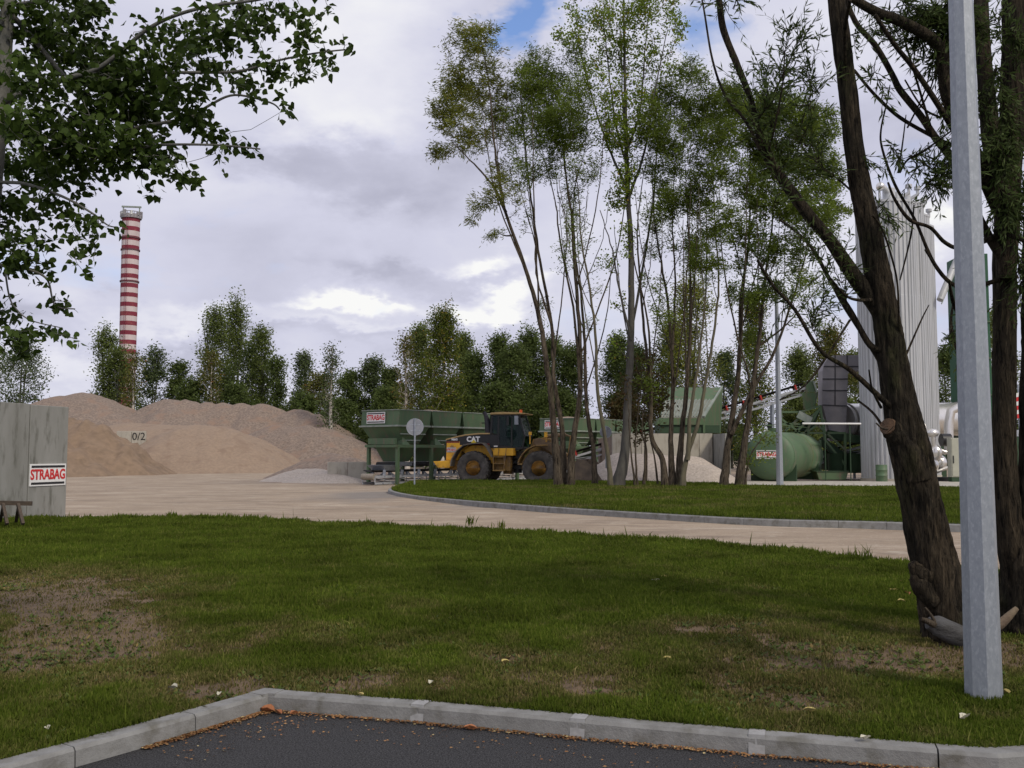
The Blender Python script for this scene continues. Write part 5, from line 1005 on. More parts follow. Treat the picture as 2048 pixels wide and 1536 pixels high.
# collecting belt under the rows
def belt(a, b_, wdt, label, name='belt_conveyor', rollers=1.1, side=.22, red=True, legs=(), drum=True, hood=None):
    root = empty(name, (a[0], a[1], 0), 0, label, 'conveyor', 'belt conveyors'); o = Vector(root.location); a = Vector(a)-o; b_ = Vector(b_)-o; d = (b_-a).normalized(); s = d.cross(Vector((0, 0, 1))).normalized(); n = s.cross(d).normalized(); L = (b_-a).length
    for q in (-1, 1):
        f_ = MB(); f_.beam(a+s*q*wdt/2, b_+s*q*wdt/2, .06, .13, up=n); f_.beam(a+s*q*wdt/2-n*side*1.6, b_+s*q*wdt/2-n*side*1.6, .06, .12, up=n)
        k = int(L/1.6)
        for i in range(k+1):
            p = a+d*(L*i/k)+s*q*wdt/2; f_.beam(p-n*.04, p-n*(side*1.6-.04), .05)
            if i < k: p2 = a+d*(L*(i+1)/k)+s*q*wdt/2; f_.beam(p-n*.05, p2-n*side*1.5, .03)
        f_.build('side_frame', mat('belt frame steel', (.46, .47, .48), (.36, .37, .38), 5, .5, .15), root)
    bt = MB(); nn = n*.26; w2 = s*wdt*.46; w3 = s*wdt*.16
    vv = [a+nn+w2+n*.1, a+nn+w3, a+nn-w3, a+nn-w2+n*.1]; v2 = [x+d*L for x in vv]; low = n*.03
    bt.add(vv+v2+[x-low for x in vv]+[x-low for x in v2], [(0, 1, 5, 4), (1, 2, 6, 5), (2, 3, 7, 6), (8, 12, 13, 9), (9, 13, 14, 10), (10, 14, 15, 11), (0, 4, 12, 8), (3, 11, 15, 7)]); bt.beam(a-n*.16, b_-n*.16, wdt*.9, .02, up=n); bt.build('belt', rubber, root)
    k = max(2, int(L/rollers))
    for i in range(k):
        p = a+d*(L*(i+.5)/k); r_ = MB()
        for q in (-1, 1): r_.beam(p+s*q*wdt*.5+n*.04, p+s*q*wdt*.52+n*.36, .15, .09); r_.beam(p+s*q*wdt*.2+n*.06, p+s*q*wdt*.5+n*.26, .06)
        r_.beam(p-s*wdt*.5+n*.05, p+s*wdt*.5+n*.05, .05); r_.build('idler_bracket', redroll if red else galv, root)
    if drum:
        for p in (a, b_): MB().cyl(p-s*wdt*.48, p+s*wdt*.48, .17, n=20).build('drum', mat('worn drum', (.36, .31, .24), (.22, .19, .15), 7, .7, stretch=(6, 1, 1)), root)
    for t, sp2 in legs:
        p = a+d*L*t; 
        for q in (-1, 1): MB().beam(p+s*q*wdt*.5-n*side*1.6, Vector(((p+s*q*wdt*.5).x, (p+s*q*wdt*.5).y, 0)), .12).build('leg', galv, root)
    return root
mid0 = H0+Vector((-u.y, u.x, 0))*(W_*.5)
c0 = H0-u*1.3+Vector((-u.y, u.x, 0))*.9; c1 = H0+u*27+Vector((-u.y, u.x, 0))*.9
belt((c0.x, c0.y, .30), (c1.x, c1.y, .34), .95, 'low collecting belt with a round end drum running on the ground under the hopper rows', rollers=1.3, red=False, legs=[(t, 0) for t in np.linspace(.02, .98, 12)])
hp = MB(); hp.hexa([(-.5, -.45, .62), (.5, -.45, .62), (.5, .45, .62), (-.5, .45, .62), (-.75, -.65, .92), (.75, -.65, .92), (.75, .65, .92), (-.75, .65, .92)])
ho = hp.build('spill_tray', galv); ho.location = c0+u*1.2; ho.rotation_euler = (0, 0, ang); tag(ho, 'small flared metal tray above the end drum of the low belt', 'tray')
# long inclined belt up to the plant
i0 = P(1138, 917, 62); i1 = P(1608, 777, 60)
belt(tuple(i0), tuple(i1), .95, 'long inclined belt with red roller brackets climbing behind the feed hopper to the plant', rollers=1.05, legs=[(.32, 0), (.6, 0), (.86, 0)])
# short second belt right of the tank
belt(tuple(P(1600, 925, 63)), tuple(P(1745, 888, 62)), .9, 'short inclined belt with red brackets between the tank and the silos', rollers=1.1, legs=[(.55, 0)])

# ------------------------------------------------------------------ plant screen tower, duct, drum
pf = empty('drying_plant_inlet', P(1620, 905, 60.5), 0, 'green steel chute and frame receiving the head of the inclined belt', 'machine'); pf.location.z = 0; pb_ = Vector(pf.location)
def Q_(px, py, Y): return P(px, py, Y)-pb_
m_ = MB(); m_.hexa([Q_(1607, 818, 59.6), Q_(1628, 818, 59.6), Q_(1630, 818, 61.2), Q_(1609, 818, 61.2), Q_(1604, 785, 59.4), Q_(1634, 785, 59.4), Q_(1636, 785, 61.4), Q_(1606, 785, 61.4)]); m_.build('chute', green, pf)
m_ = MB(); m_.hexa([Q_(1612, 784, 59.4), Q_(1634, 784, 59.4), Q_(1636, 784, 61.4), Q_(1614, 784, 61.4), Q_(1612, 763, 59.4), Q_(1626, 762, 59.4), Q_(1628, 762, 61.4), Q_(1614, 763, 61.4)]); m_.build('hood', green, pf)
MB().beam(Q_(1627, 762, 59.3), Q_(1634, 784, 59.3), .10).build('hood_edge', rimsteel, pf)
fr = MB()
for (x0, y0, x1, y1) in ((1562, 824, 1562, 866), (1562, 824, 1600, 824), (1600, 824, 1640, 812), (1570, 862, 1610, 826), (1590, 866, 1635, 822), (1600, 866, 1562, 838), (1640, 812, 1650, 880), (1560, 866, 1690, 866), (1560, 848, 1600, 848), (1635, 850, 1690, 900), (1650, 880, 1690, 930), (1610, 866, 1650, 840), (1640, 815, 1610, 866), (1690, 866, 1690, 960), (1640, 880, 1640, 960)):
    for Y in (59.6, 61.6): fr.beam(Q_(x0, y0, Y), Q_(x1, y1, Y), .14, .12)
for (x0, y0) in ((1562, 824), (1600, 824), (1640, 812), (1562, 866), (1690, 866), (1640, 866)): fr.beam(Q_(x0, y0, 59.6), Q_(x0, y0, 61.6), .12)
fr.build('frame', green, pf)
m_ = MB(); m_.hexa([Q_(1588, 862, 60), Q_(1625, 862, 60), Q_(1625, 862, 61.2), Q_(1588, 862, 61.2), Q_(1610, 835, 60), Q_(1640, 822, 60), Q_(1640, 822, 61.2), Q_(1610, 835, 61.2)]); m_.build('screen_box', greend, pf)
m_ = MB(); m_.beam(Q_(1596, 828, 59.4), Q_(1622, 842, 59.4), .10, .45); m_.build('inspection_plate', rimsteel, pf)
m_ = MB(); m_.cyl(Q_(1540, 852, 60), Q_(1540, 852, 60.8), .20, n=14); m_.build('motor', blackp, pf)
m_ = MB(); m_.box(Q_(1650, 905, 62).x, Q_(1720, 905, 62).x, 1.5, 3.5, .5, 1.7); m_.build('machine_bed', greend, pf)
m_ = MB(); m_.beam(Q_(1640, 880, 60.5), Q_(1700, 925, 60.5), .35, .5); m_.beam(Q_(1655, 868, 60.5), Q_(1720, 880, 60.8), .3, .5); m_.build('drive_housing', greend, pf)
# grey duct
du = empty('exhaust_duct', P(1680, 905, 61.5), 0, 'tall grey rectangular duct curving over into the silos, panelled with flanges', 'duct'); du.location.z = 0; ub = Vector(du.location)
def U_(px, py, Y=61.2): return P(px, py, Y)-ub
outl = [(1645, 742), (1649, 726), (1657, 716), (1668, 711), (1720, 710), (1725, 710), (1725, 742), (1712, 742), (1700, 743), (1696, 748), (1695, 790), (1694, 815), (1690, 882), (1664, 882), (1648, 820), (1645, 812)]
m_ = MB(); pr = [(U_(x, y).x, U_(x, y).z) for x, y in outl]; m_.prism(pr, U_(0, 0).y-.0, U_(0, 0).y+.9); m_.build('duct_body', steeldark, du, .01)
fl = MB(); y_ = U_(0, 0).y-.02
for (x0, y0, x1, y1) in ((1645, 758, 1695, 758), (1645, 781, 1695, 781), (1645, 810, 1695, 812), (1670, 711, 1670, 810), (1694, 711, 1694, 742), (1647, 733, 1725, 733)): fl.beam(U_(x0, y0)+Vector((0, -.02, 0)), U_(x1, y1)+Vector((0, -.02, 0)), .05, .06)
for (x0, y0, x1, y1) in ((1644, 758, 1644, 759), ):
    pass
fl.build('flange', mat('duct flange', (.05, .048, .055), None, 3, .6), du)
# bright drum
dm = empty('dryer_drum', P(1760, 905, 63.5), 0, 'shiny metal-clad horizontal dryer drum passing behind the silos', 'drum'); dm.location.z = 0; q_ = Vector(dm.location)
c_ = P(1684, 843, 62.2)-q_; c2_ = P(1925, 838, 67)-q_; MB().cyl(c_, c2_, 1.13, n=48).build('shell', chrome, dm)
for t in (.02, .5, .96): p = c_.lerp(c2_, t); MB().cyl(p, p+(c2_-c_).normalized()*.12, 1.19, n=48).build('band', mat('drum band', (.25, .24, .22), None, 3, .4, .8), dm)
for t in (.25, .8): p = c_.lerp(c2_, t); MB().beam((p.x, p.y, -.05), (p.x, p.y, p.z-.9), .5, .5).build('support', greend, dm)

# ------------------------------------------------------------------ silos
def silo(px, Y, wpx, top, label, seed, extras=True):
    root = empty('bitumen_silo', P(px, 905, Y), R(18), label, 'silo', 'tall pale grey silos'); root.location.z = 0; r = wpx/2/F*Y; H = P(px, top, Y).z
    n = 320; pts = [Vector((0, 0, z)) for z in (0, H*.33, H*.332, H*.66, H*.662, H)]
    def disp(p, q, r_, i, t):
        k = (t*40/(2*math.pi)) % 1.0; return r_*(1+.0-(.040 if k < .45 else 0)-(.004 if i in (2, 4) else 0))
    MB().tube(pts, r, n, smooth=False, disp=disp).build('cladding', silo_m, root)
    MB().cyl((0, 0, H), (0, 0, H+.12), r*1.01, n=48).build('roof', silo_m, root); MB().cyl((0, 0, -.05), (0, 0, .12), r*1.03, n=40).build('base', concl, root)
    v = MB(); v.cyl((.35*r, -.2*r, H+.1), (.35*r, -.2*r, H+.9), .22, n=14); v.build('vent_pipe', silo_m, root)
    v = MB(); v.tube([Vector((.5*r, .3*r, H+.1)), Vector((.6*r, .2*r, H+.6)), Vector((.95*r, -.1*r, H+1.0)), Vector((.95*r, -.1*r, H+1.35))], .11, 10); v.cyl((.95*r, -.1*r, H+1.3), (.95*r, -.1*r, H+1.5), .2, n=12); v.build('breather_pipe', silo_m, root)
    b = MB(); b.box(r*.83, r*1.04, -.35, .30, H*.50, H*.50+.9); b.build('hatch', silo_m, root, .02); b = MB(); b.box(r*.83, r*1.04, -.35, .30, H*.27, H*.27+.9); b.build('hatch', silo_m, root, .02)
    return root, r, H
s1, r1_, H1_ = silo(1783, 56.8, 116, 416, 'nearest and widest pale grey silo, with pipes and a shiny fitting on its roof', 1)
v = MB(); v.cyl((-.85, -.6, H1_), (-.85, -.6, H1_+.95), .07, n=8); v.tube([Vector((-.85, -.6, H1_+.95)), Vector((-.55, -.65, H1_+1.0)), Vector((-.3, -.65, H1_+.75)), Vector((.1, -.6, H1_+.7))], .16, 12); v.build('roof_pipe', silo_m, s1)
v = MB(); v.sphere((-.8, -.65, H1_+1.05), .26); v.build('roof_fitting', chrome, s1); v = MB(); v.cyl((-.1, -.5, H1_+.1), (-.1, -.5, H1_+1.0), .36, n=20); v.build('roof_cap', silo_m, s1)
v = MB(); v.cyl((.0-r1_*.15, -r1_-.08, 1.25), (-r1_*.15, -r1_-.08, 5.6), .045, n=8); v.sphere((-r1_*.15, -r1_-.08, 1.25), .09); v.build('level_tube', white, s1)
silo(1806, 59.8, 104, 418, 'second silo of the pale grey row, only its right ribs showing', 2); silo(1824, 62.5, 90, 440, 'third silo of the pale grey row', 3); silo(1838, 65.2, 80, 460, 'rearmost and lowest silo of the pale grey row, at its right end', 4)
dr = empty('oil_drum', P(1762, 905, 53.3), 0, 'small green steel drum standing in front of the nearest silo', 'drum'); dr.location.z = .035
MB().tube([Vector((0, 0, z)) for z in (0, .02, .28, .30, .33, .35, .58, .60, .63, .65, .88, .90)], [.30, .305, .30, .318, .318, .30, .30, .318, .318, .30, .305, .30], 28).build('shell', greenl, dr); MB().cyl((0, 0, .86), (0, 0, .885), .285, n=24).build('lid', green, dr)
# pump and valves by the silos
pu = empty('pump_set', P(1872, 905, 54), 0, 'cluster of shiny insulated pumps and pipes at the foot of the silos', 'pump'); pu.location.z = .03; pv = Vector(pu.location)
def V_(px, py, Y=54): return P(px, py, Y)-pv
m_ = MB(); m_.sphere(V_(1864, 866), .36, sz=.7); m_.sphere(V_(1862, 930), .42); m_.sphere(V_(1872, 905), .33, sz=1.3); m_.sphere(V_(1880, 925, 54.4), .36, sz=1.2); m_.build('insulated_housing', chrome, pu)
m_ = MB(); m_.tube([V_(1850, 870), V_(1852, 900), V_(1860, 915), V_(1862, 945)], .10, 12); m_.tube([V_(1866, 868), V_(1868, 895), V_(1890, 905), V_(1905, 900)], .13, 12); m_.tube([V_(1845, 940), V_(1870, 945), V_(1895, 935)], .10, 12); m_.tube([V_(1855, 862), V_(1850, 848), V_(1842, 865)], .02, 6); m_.build('pipe', chrome, pu)
m_ = MB(); m_.cyl(V_(1882, 880), V_(1900, 880), .35, n=20); m_.box(V_(1850, 960).x, V_(1900, 960).x, -.3, .5, 0, .22); m_.build('motor', blackp, pu)
cb = empty('control_cabinet', P(1912, 905, 52.5), 0, 'beige metal control cabinet between the pumps and the near lamp post', 'cabinet'); cb.location.z = .03
m_ = MB(); m_.box(-.26, .45, 0, .5, .25, 2.35); m_.build('body', beige, cb, .015); m_ = MB(); m_.box(-.22, .41, -.025, -.003, .3, 2.3); m_.build('door', beige, cb, .008); m_ = MB(); m_.box(-.18, -.14, -.06, -.027, 1.0, 1.4); m_.build('handle', blackp, cb); m_ = MB(); m_.box(-.24, .43, .03, .47, 0, .25); m_.build('plinth', greend, cb)
# pipe gallery right of silos
pg = empty('pipe_gallery', P(1905, 905, 57), 0, 'insulated silver pipe elbow beside the cabinet', 'pipe'); pg.location.z = 0; gv = Vector(pg.location)
m_ = MB(); m_.tube([P(1898, 905, 57)-gv, P(1897, 850, 57)-gv, P(1902, 822, 57)-gv, P(1920, 814, 57)-gv, P(1960, 812, 57)-gv], .26, 16); m_.build('elbow', chrome, pg); m_ = MB(); m_.cyl(P(1899, 966, 57)-gv, P(1899, 900, 57)-gv, .08); m_.build('support', galv, pg)
# mixing tower
mt = empty('mixing_tower', P(1986, 905, 66), R(-4), 'tall green mixing tower mostly hidden behind the near lamp post', 'tower'); mt.location.z = 0; mw_ = Vector(mt.location)
m_ = MB(); m_.box(-1.55, .1, 0, 3, 3.2, 15.2); m_.build('body', mat('tower green', (.022, .095, .045), (.018, .08, .038), 1, .6), mt, .03)
m_ = MB(); m_.box(-1.0, -.4, .5, 1.1, 15.21, 22); m_.build('elevator_shaft', greenl, mt, .03)
for x in (-1.4, -.1):
    for y in (.15, 2.85): MB().beam((x, y, 0), (x, y, 3.2), .25).build('leg', greend, mt)
m_ = MB()
for z in (5.5, 8, 10.5, 13): m_.beam((-1.6, -.04, z), (.15, -.04, z), .07, .1)
m_.build('panel_rib', green, mt)
pz = empty('loading_chute', P(1880, 600, 64), 0, 'diagonal silvery pipe rising from the silos to the green tower', 'chute'); zv = Vector(pz.location)
MB().cyl(Vector((0, 0, 0)), P(1922, 500, 65)-zv, .22, n=16).build('tube', silo_m, pz); MB().beam(Vector((.0, -.2, -.3)), P(1922, 508, 65)-zv+Vector((0, -.2, -.15)), .05).build('rail', rimsteel, pz)
# right-edge details: striped barrier board and green hose boom, small sign
bb = empty('barrier_board', P(2035, 905, 46), 0, 'red and white striped board at the right edge between trunk and frame', 'board'); bb.location.z = 0; bv = Vector(bb.location)
for i in range(6):
    z0 = P(2035, 838-i*8.5, 46).z; m_ = MB(); m_.hexa([(-.02, 0, z0), (.35, 0, z0+.12), (.35, .03, z0+.12), (-.02, .03, z0), (-.02, 0, z0+.19), (.35, 0, z0+.31), (.35, .03, z0+.31), (-.02, .03, z0+.19)]); m_.build('stripe', white if i % 2 else redp, bb)
m_ = MB(); m_.cyl((.17, .06, 0), (.17, .06, 4.8), .04); m_.build('post', galv, bb)
hb = empty('barrier_boom', P(2036, 905, 40), 0, 'slanting green boom with white bands beside the striped board', 'barrier'); hb.location.z = 0; hv = Vector(hb.location)
MB().cyl(P(2038, 870, 40)-hv, P(2032, 962, 40)-hv, .10).build('boom', greenl, hb); MB().cyl(P(2032, 962, 40)-hv, P(2026, 1000, 40)-hv, .045).build('boom_tip', white, hb); MB().cyl(P(2038, 860, 40)-hv, P(2038, 873, 40)-hv, .13).build('band', white, hb)
m_ = MB(); m_.cyl(P(2050, 860, 40)-hv, Vector((.6, 0, 0)), .08); m_.build('stand', greend, hb)
ss_ = empty('sign_stand', P(1988, 905, 44), 0, 'small white company sign between the lamp post and the right trunk', 'sign'); ss_.location.z = 0; 
MB().cyl((0, .05, 0), (0, .05, 1.8), .03).build('post', galv, ss_); sign(ss_, (0, 0, P(1988, 913, 44).z), (1, 0, 0), (0, -1, 0), .8, .4)
# long pale rod in front of the duct
rd = empty('handrail', P(1605, 847, 54), 0, 'long pale horizontal pipe rail in front of the grey duct', 'rail'); rdv = Vector(rd.location)
MB().cyl((0, 0, 0), P(1722, 847.5, 54)-rdv, .05, n=8).build('rail', white, rd)
for px in (1650, 1700): p = P(px, 847, 54)-rdv; MB().cyl(p+Vector((0, .06, 0)), Vector((p.x, .06, -rdv.z)), .03, n=8).build('post', greend, rd)
# green skips
for i, (px, py0, w, h_, Y, lb) in enumerate(((1690, 945, 1.5, .95, 60, 'round dark green tub between the tank and the nearest silo'), (1664, 950, 1.9, .50, 57.5, 'low green skip on the ground right of the tank'))):
    sk = empty('waste_tub', P(px, 905, Y), 0, lb, 'container'); sk.location.z = .0
    if i == 0:
        for k, xx in enumerate((-.55, .55)): MB().tube([Vector((xx, 0, z)) for z in (.35, .5, 1.5, 1.55)], [.42, .5, .52, .56], 24).build('tub', greend, sk); MB().cyl((xx, 0, 0), (xx, 0, .35), .08).build('stand', galv, sk)
    else:
        m_ = MB(); m_.hexa([(-w/2+.15, 0, 0), (w/2-.15, 0, 0), (w/2-.15, 1, 0), (-w/2+.15, 1, 0), (-w/2, 0, h_), (w/2, 0, h_), (w/2, 1.1, h_), (-w/2, 1.1, h_)]); m_.build('body', green, sk, .03); MB().beam((-w/2, -.02, h_), (w/2, -.02, h_), .06).build('rim', greend, sk)

# ------------------------------------------------------------------ green tank
tk = empty('storage_tank', P(1545, 905, 53), 0, 'big horizontal green tank with domed end and a white sign, on saddles', 'tank'); tk.location.z = 0; kv = Vector(tk.location)
c0_ = P(1540, 917, 53.5)-kv; c1_ = P(1602, 916, 60)-kv; dx_ = (c1_-c0_); dx_.z = 0; dl = dx_.normalized(); rr = 1.33; c0_.z = 1.42; Lk = dx_.length
tpts = []; trad = []
for i in range(9): t = i/8*math.pi/2; tpts.append(c0_-dl*(.42*math.cos(t))); trad.append(max(rr*math.sin(t)**.8, .01))
tpts += [c0_+dl*(Lk*.5), c0_+dl*Lk]; trad += [rr, rr]
for i in range(7): t = i/6*math.pi/2; tpts.append(c0_+dl*(Lk+.42*math.sin(t))); trad.append(max(rr*math.cos(t)**.8, .01))
MB().tube(tpts, trad, 56).build('shell', greenl, tk)
for t, m2 in ((.0, greenl), (.62, mat('rusty weld band', (.20, .19, .08), (.15, .15, .07), 4, .8))): MB().cyl(c0_+dl*Lk*t, c0_+dl*(Lk*t+.06), rr+.012, n=56).build('band', m2, tk)
sx_ = dl.cross(Vector((0, 0, 1))).normalized()
for t in (.10, .85):
    p = c0_+dl*Lk*t; m_ = MB(); e0 = p-sx_*1.25; e1 = p+sx_*1.25; m_.hexa([(e0-dl*.1).to_tuple()[:2]+(0,), (e1-dl*.1).to_tuple()[:2]+(0,), (e1+dl*.1).to_tuple()[:2]+(0,), (e0+dl*.1).to_tuple()[:2]+(0,), (e0-dl*.1).to_tuple()[:2]+(.95,), (e1-dl*.1).to_tuple()[:2]+(.95,), (e1+dl*.1).to_tuple()[:2]+(.95,), (e0+dl*.1).to_tuple()[:2]+(.95,)]); m_.build('saddle', greend, tk)
m_ = MB(); p = c0_+dl*.8+Vector((0, 0, rr)); m_.cyl(p, p+Vector((0, 0, .22)), .28); m_.build('manhole', green, tk)
m_ = MB(); h0 = c0_+dl*.3+Vector((0, 0, rr+.02)); h1 = c0_+dl*(Lk-.3)+Vector((0, 0, rr+.02))
for q in (-.5, .5): m_.beam(h0+sx_*q+Vector((0, 0, .35)), h1+sx_*q+Vector((0, 0, .35)), .04); m_.beam(h0+sx_*q+Vector((0, 0, -.1)), h0+sx_*q+Vector((0, 0, .35)), .04); m_.beam(h1+sx_*q+Vector((0, 0, -.1)), h1+sx_*q+Vector((0, 0, .35)), .04)
m_.beam(h0-sx_*.5+Vector((0, 0, .35)), h0+sx_*.5+Vector((0, 0, .35)), .04); m_.build('railing', green, tk)
so = P(1533, 909, 52.6)-kv; sign(tk, tuple(so), (1, -.18, 0), (-.18, -1, 0), 1.05, .46)
# ------------------------------------------------------------------ chimney
Yc = 308
ch = empty('chimney', P(249.5, 905, Yc), 0, 'tall round chimney with red and white bands behind the trees on the left', 'chimney'); ch.location.z = -.1
Hc = P(256, 437, Yc).z; rc = 2.72
chred = mat('faded red paint', (.22, .028, .05), (.175, .024, .042), .3, .85, c3=(.27, .07, .07), s3=.6); chw = mat('dirty white paint', (.62, .53, .52), (.54, .46, .45), .25, .9, stretch=(1, 1, .2), c3=(.50, .41, .40), s3=.4); chb = mat('chimney brick', (.20, .10, .075), (.15, .08, .06), .6, .9)
def zc(py): return P(256, py, Yc).z+.1
edges = []; y = 436.0
bands = []
pyt = 444.0; col_ = 1; step = 18.8
bands.append((436, 445, chred))
py = 445.0
while py < 790:
    bands.append((py, py+10.2, chw)); bands.append((py+10.2, py+18.8, chred)); py += 18.8
for a, b_, m2 in bands: MB().tube([Vector((0, 0, zc(b_))), Vector((0, 0, zc(a)))], [rc-.0006*(b_-440), rc-.0006*(a-440)], 48).build('band', m2, ch)
MB().tube([Vector((0, 0, 0)), Vector((0, 0, zc(py)))], [rc+.1, rc-.12], 40).build('shaft', chb, ch)
for z in (zc(478), zc(565), zc(502)): MB().cyl((0, 0, z), (0, 0, z+.45), rc+.22, n=48).build('ring', mat('ring steel', (.14, .05, .06), None, 1, .8), ch)
tp = MB(); tp.cyl((0, 0, zc(438)), (0, 0, zc(430)), rc+.45, n=40); tp.build('top_platform', steeldark, ch)
rl_ = MB()
for k in range(20): t = 2*math.pi*k/20; rl_.beam((math.cos(t)*(rc+.55), math.sin(t)*(rc+.55), zc(436)), (math.cos(t)*(rc+.55), math.sin(t)*(rc+.55), zc(426)), .16)
rl_.tube([Vector((math.cos(t)*(rc+.55), math.sin(t)*(rc+.55), zc(426))) for t in np.linspace(0, 2*math.pi, 41)], .12, 6); rl_.build('railing', steeldark, ch)
for k in range(9):
    t = 2*math.pi*k/9+.2; a = MB(); a.box(math.cos(t)*3.0-.35, math.cos(t)*3.0+.35, math.sin(t)*3.0-.35, math.sin(t)*3.0+.35, zc(433), zc(423+(k % 3)*2)); a.build('antenna', white if k % 2 else steeldark, ch)
g_ = MB()
for x in (-2.6, 2.6): g_.beam((x, 0, zc(436)), (x, 0, zc(413.5)), .32)
g_.beam((-3.1, 0, zc(413)), (3.1, 0, zc(414.5)), .55, .5); g_.build('gantry', rimsteel, ch)
ld = MB()
for x in (-.25, .25): ld.beam((x, -rc-.3, 8), (x, -rc-.3, zc(436)), .08)
ld.build('ladder', chred, ch)
for k in range(14): t = (k+.5); 

# ------------------------------------------------------------------ wheel loader (x forward, y left/far, z up)
lo_p = G(950, 967.5); lo_p.y = 53.4; lo_p.x = P(949.5, 940, 53.4).x
wl_r = empty('wheel_loader', (lo_p.x+.28, lo_p.y+1.05-.8, -.13), R(-14), 'yellow and black wheel loader facing right, bucket lowered to the ground', 'wheel loader'); wl_r.scale = (1.04, 1.04, 1.04)
tyrem = mat('dusty tyre rubber', (.10, .09, .08), (.040, .037, .035), 3, .9, bump=.3, bscale=20, c3=(.12, .11, .10), s3=2.5)
rimm = mat('rim yellow', (.42, .21, .03), (.26, .14, .035), 6, .75, c3=(.16, .10, .05), s3=4)
dirty = mat('dusty yellow frame', (.36, .21, .05), (.22, .14, .06), 3, .75, bump=.2, c3=(.13, .09, .06), s3=2)
armm = mat('worn lift arm', (.20, .135, .075), (.11, .08, .055), 3, .8, bump=.2)
def wheel(x, y, out):
    Rw = .865; hw = .33; tb_ = MB(); prof = [(.36, hw*.60), (.44, hw*.92), (.70, hw*1.02), (.80, hw*.98), (Rw-.02, hw*.86), (Rw-.03, hw*.3), (Rw-.03, -hw*.3), (Rw-.02, -hw*.86), (.80, -hw*.98), (.70, -hw*1.02), (.44, -hw*.92), (.36, -hw*.60)]
    n = 48; v = []; f = []
    for k in range(n):
        t = 2*math.pi*k/n
        for (r_, w) in prof: v.append((r_*math.cos(t), w, r_*math.sin(t)))
    m = len(prof)
    for k in range(n):
        k2 = (k+1) % n
        for i in range(m-1): f.append((k*m+i, k*m+i+1, k2*m+i+1, k2*m+i))
    tb_.add(v, f, True)
    for k in range(26):       # chunky lugs
        t = 2*math.pi*k/26
        for sgn in (-1, 1):
            t2 = t+(.5*2*math.pi/26 if sgn > 0 else 0); pts = []
            for (r_, dt, w) in ((Rw-.06, -.055, .0), (Rw-.06, .055, .0), (Rw-.10, .045, 1.0), (Rw-.10, -.045, 1.0)):
                tt = t2+dt+.10*w; pts.append(((r_)*math.cos(tt), sgn*hw*(.08+.92*w), (r_)*math.sin(tt)))
            top = []
            for (r_, dt, w) in ((Rw+.025, -.045, .0), (Rw+.025, .045, .0), (Rw-.005, .035, 1.0), (Rw-.005, -.035, 1.0)):
                tt = t2+dt+.10*w; top.append(((r_)*math.cos(tt), sgn*hw*(.08+.92*w), (r_)*math.sin(tt)))
            tb_.hexa(pts+top)
    w_ = empty('wheel', (x, y, Rw)); w_.parent = wl_r
    tb_.build('tyre', tyrem, w_)
    rm_ = MB(); s = out
    rm_.tube([Vector((0, s*q, 0)) for q in (-.2, .18, .25, .25)], [.33, .33, .385, .34], 36, cap=False); rm_.tube([Vector((0, s*q, 0)) for q in (.24, .14, .06)], [.34, .31, .28], 36, cap=False); dk_ = MB(); dk_.cyl((0, s*.02, 0), (0, s*.05, 0), .29, n=36); dk_.cyl((0, s*.04, 0), (0, s*.11, 0), .17, n=24); dk_.cyl((0, s*.10, 0), (0, s*.14, 0), .08, n=16); dk_.build('hub', dirty, w_)
    for k in range(12): t = 2*math.pi*k/12; rm_.cyl((.235*math.cos(t), s*.06, .235*math.sin(t)), (.235*math.cos(t), s*.10, .235*math.sin(t)), .016, n=6)
    rm_.build('rim', rimm, w_)
    return w_
for x in (0, 3.46):
    for y, s in ((-1.06, -1), (1.06, 1)): wheel(x, y, s)
def part(name, m, fn, bevel=0, parent=None): b = MB(); fn(b); return b.build(name, m, parent or wl_r, bevel)
# chassis and engine frame
part('rear_frame', dirty, lambda b: (b.box(-1.5, 1.75, -.55, .55, .75, 1.35), b.box(1.35, 1.75, -.35, .35, .55, 1.5), b.cyl((0, -.9, .865), (0, .9, .865), .22)))
part('front_frame', dirty, lambda b: (b.prism([(2.35, .75), (4.3, .75), (4.35, 1.25), (3.9, 2.35), (3.55, 2.45), (2.95, 2.35), (2.75, 1.7), (2.35, 1.2)], -.42, .42), b.cyl((3.46, -.9, .865), (3.46, .9, .865), .22)), .02)
part('articulation', blackp, lambda b: (b.cyl((2.05, 0, .6), (2.05, 0, 1.75), .22), b.box(1.7, 2.4, -.25, .25, .8, 1.0), b.tube([Vector((1.7, -.5, 1.0)), Vector((2.0, -.55, 1.15)), Vector((2.35, -.4, 1.0))], .05, 8), b.tube([Vector((1.7, -.45, 1.3)), Vector((2.05, -.6, 1.2)), Vector((2.4, -.4, 1.3))], .04, 8), b.box(1.8, 2.3, -.5, .5, 1.35, 1.75)))
part('counterweight', yellow, lambda b: (b.prism([(-2.22, 1.20), (-1.3, 1.26), (-1.2, .98), (-1.35, .86), (-1.95, .86), (-2.08, 1.02)], -1.18, 1.18),), .04)
hood = part('rear_body', yellow, lambda b: b.prism([(-1.66, 1.26), (-1.0, 1.26), (-.75, 1.75), (-.3, 2.12), (-.3, 2.25), (-1.62, 2.25)], -.72, .72), .03)
part('engine_hood', blackp, lambda b: b.prism([(-1.63, 2.252), (-.9, 2.252), (-.9, 2.05), (.9, 2.05), (.9, 2.60), (.2, 2.60), (-.6, 2.53), (-1.15, 2.42), (-1.63, 2.30)], -.74, .74), .02)
part('hood_top', mat('dusty hood top', (.48, .33, .14), (.40, .27, .11), 3, .7), lambda b: b.prism([(-1.66, 2.30), (-1.15, 2.425), (-.6, 2.535), (.2, 2.605), (.93, 2.605), (.93, 2.68), (.2, 2.68), (-.6, 2.61), (-1.18, 2.49), (-1.68, 2.36)], -.75, .75), .02)
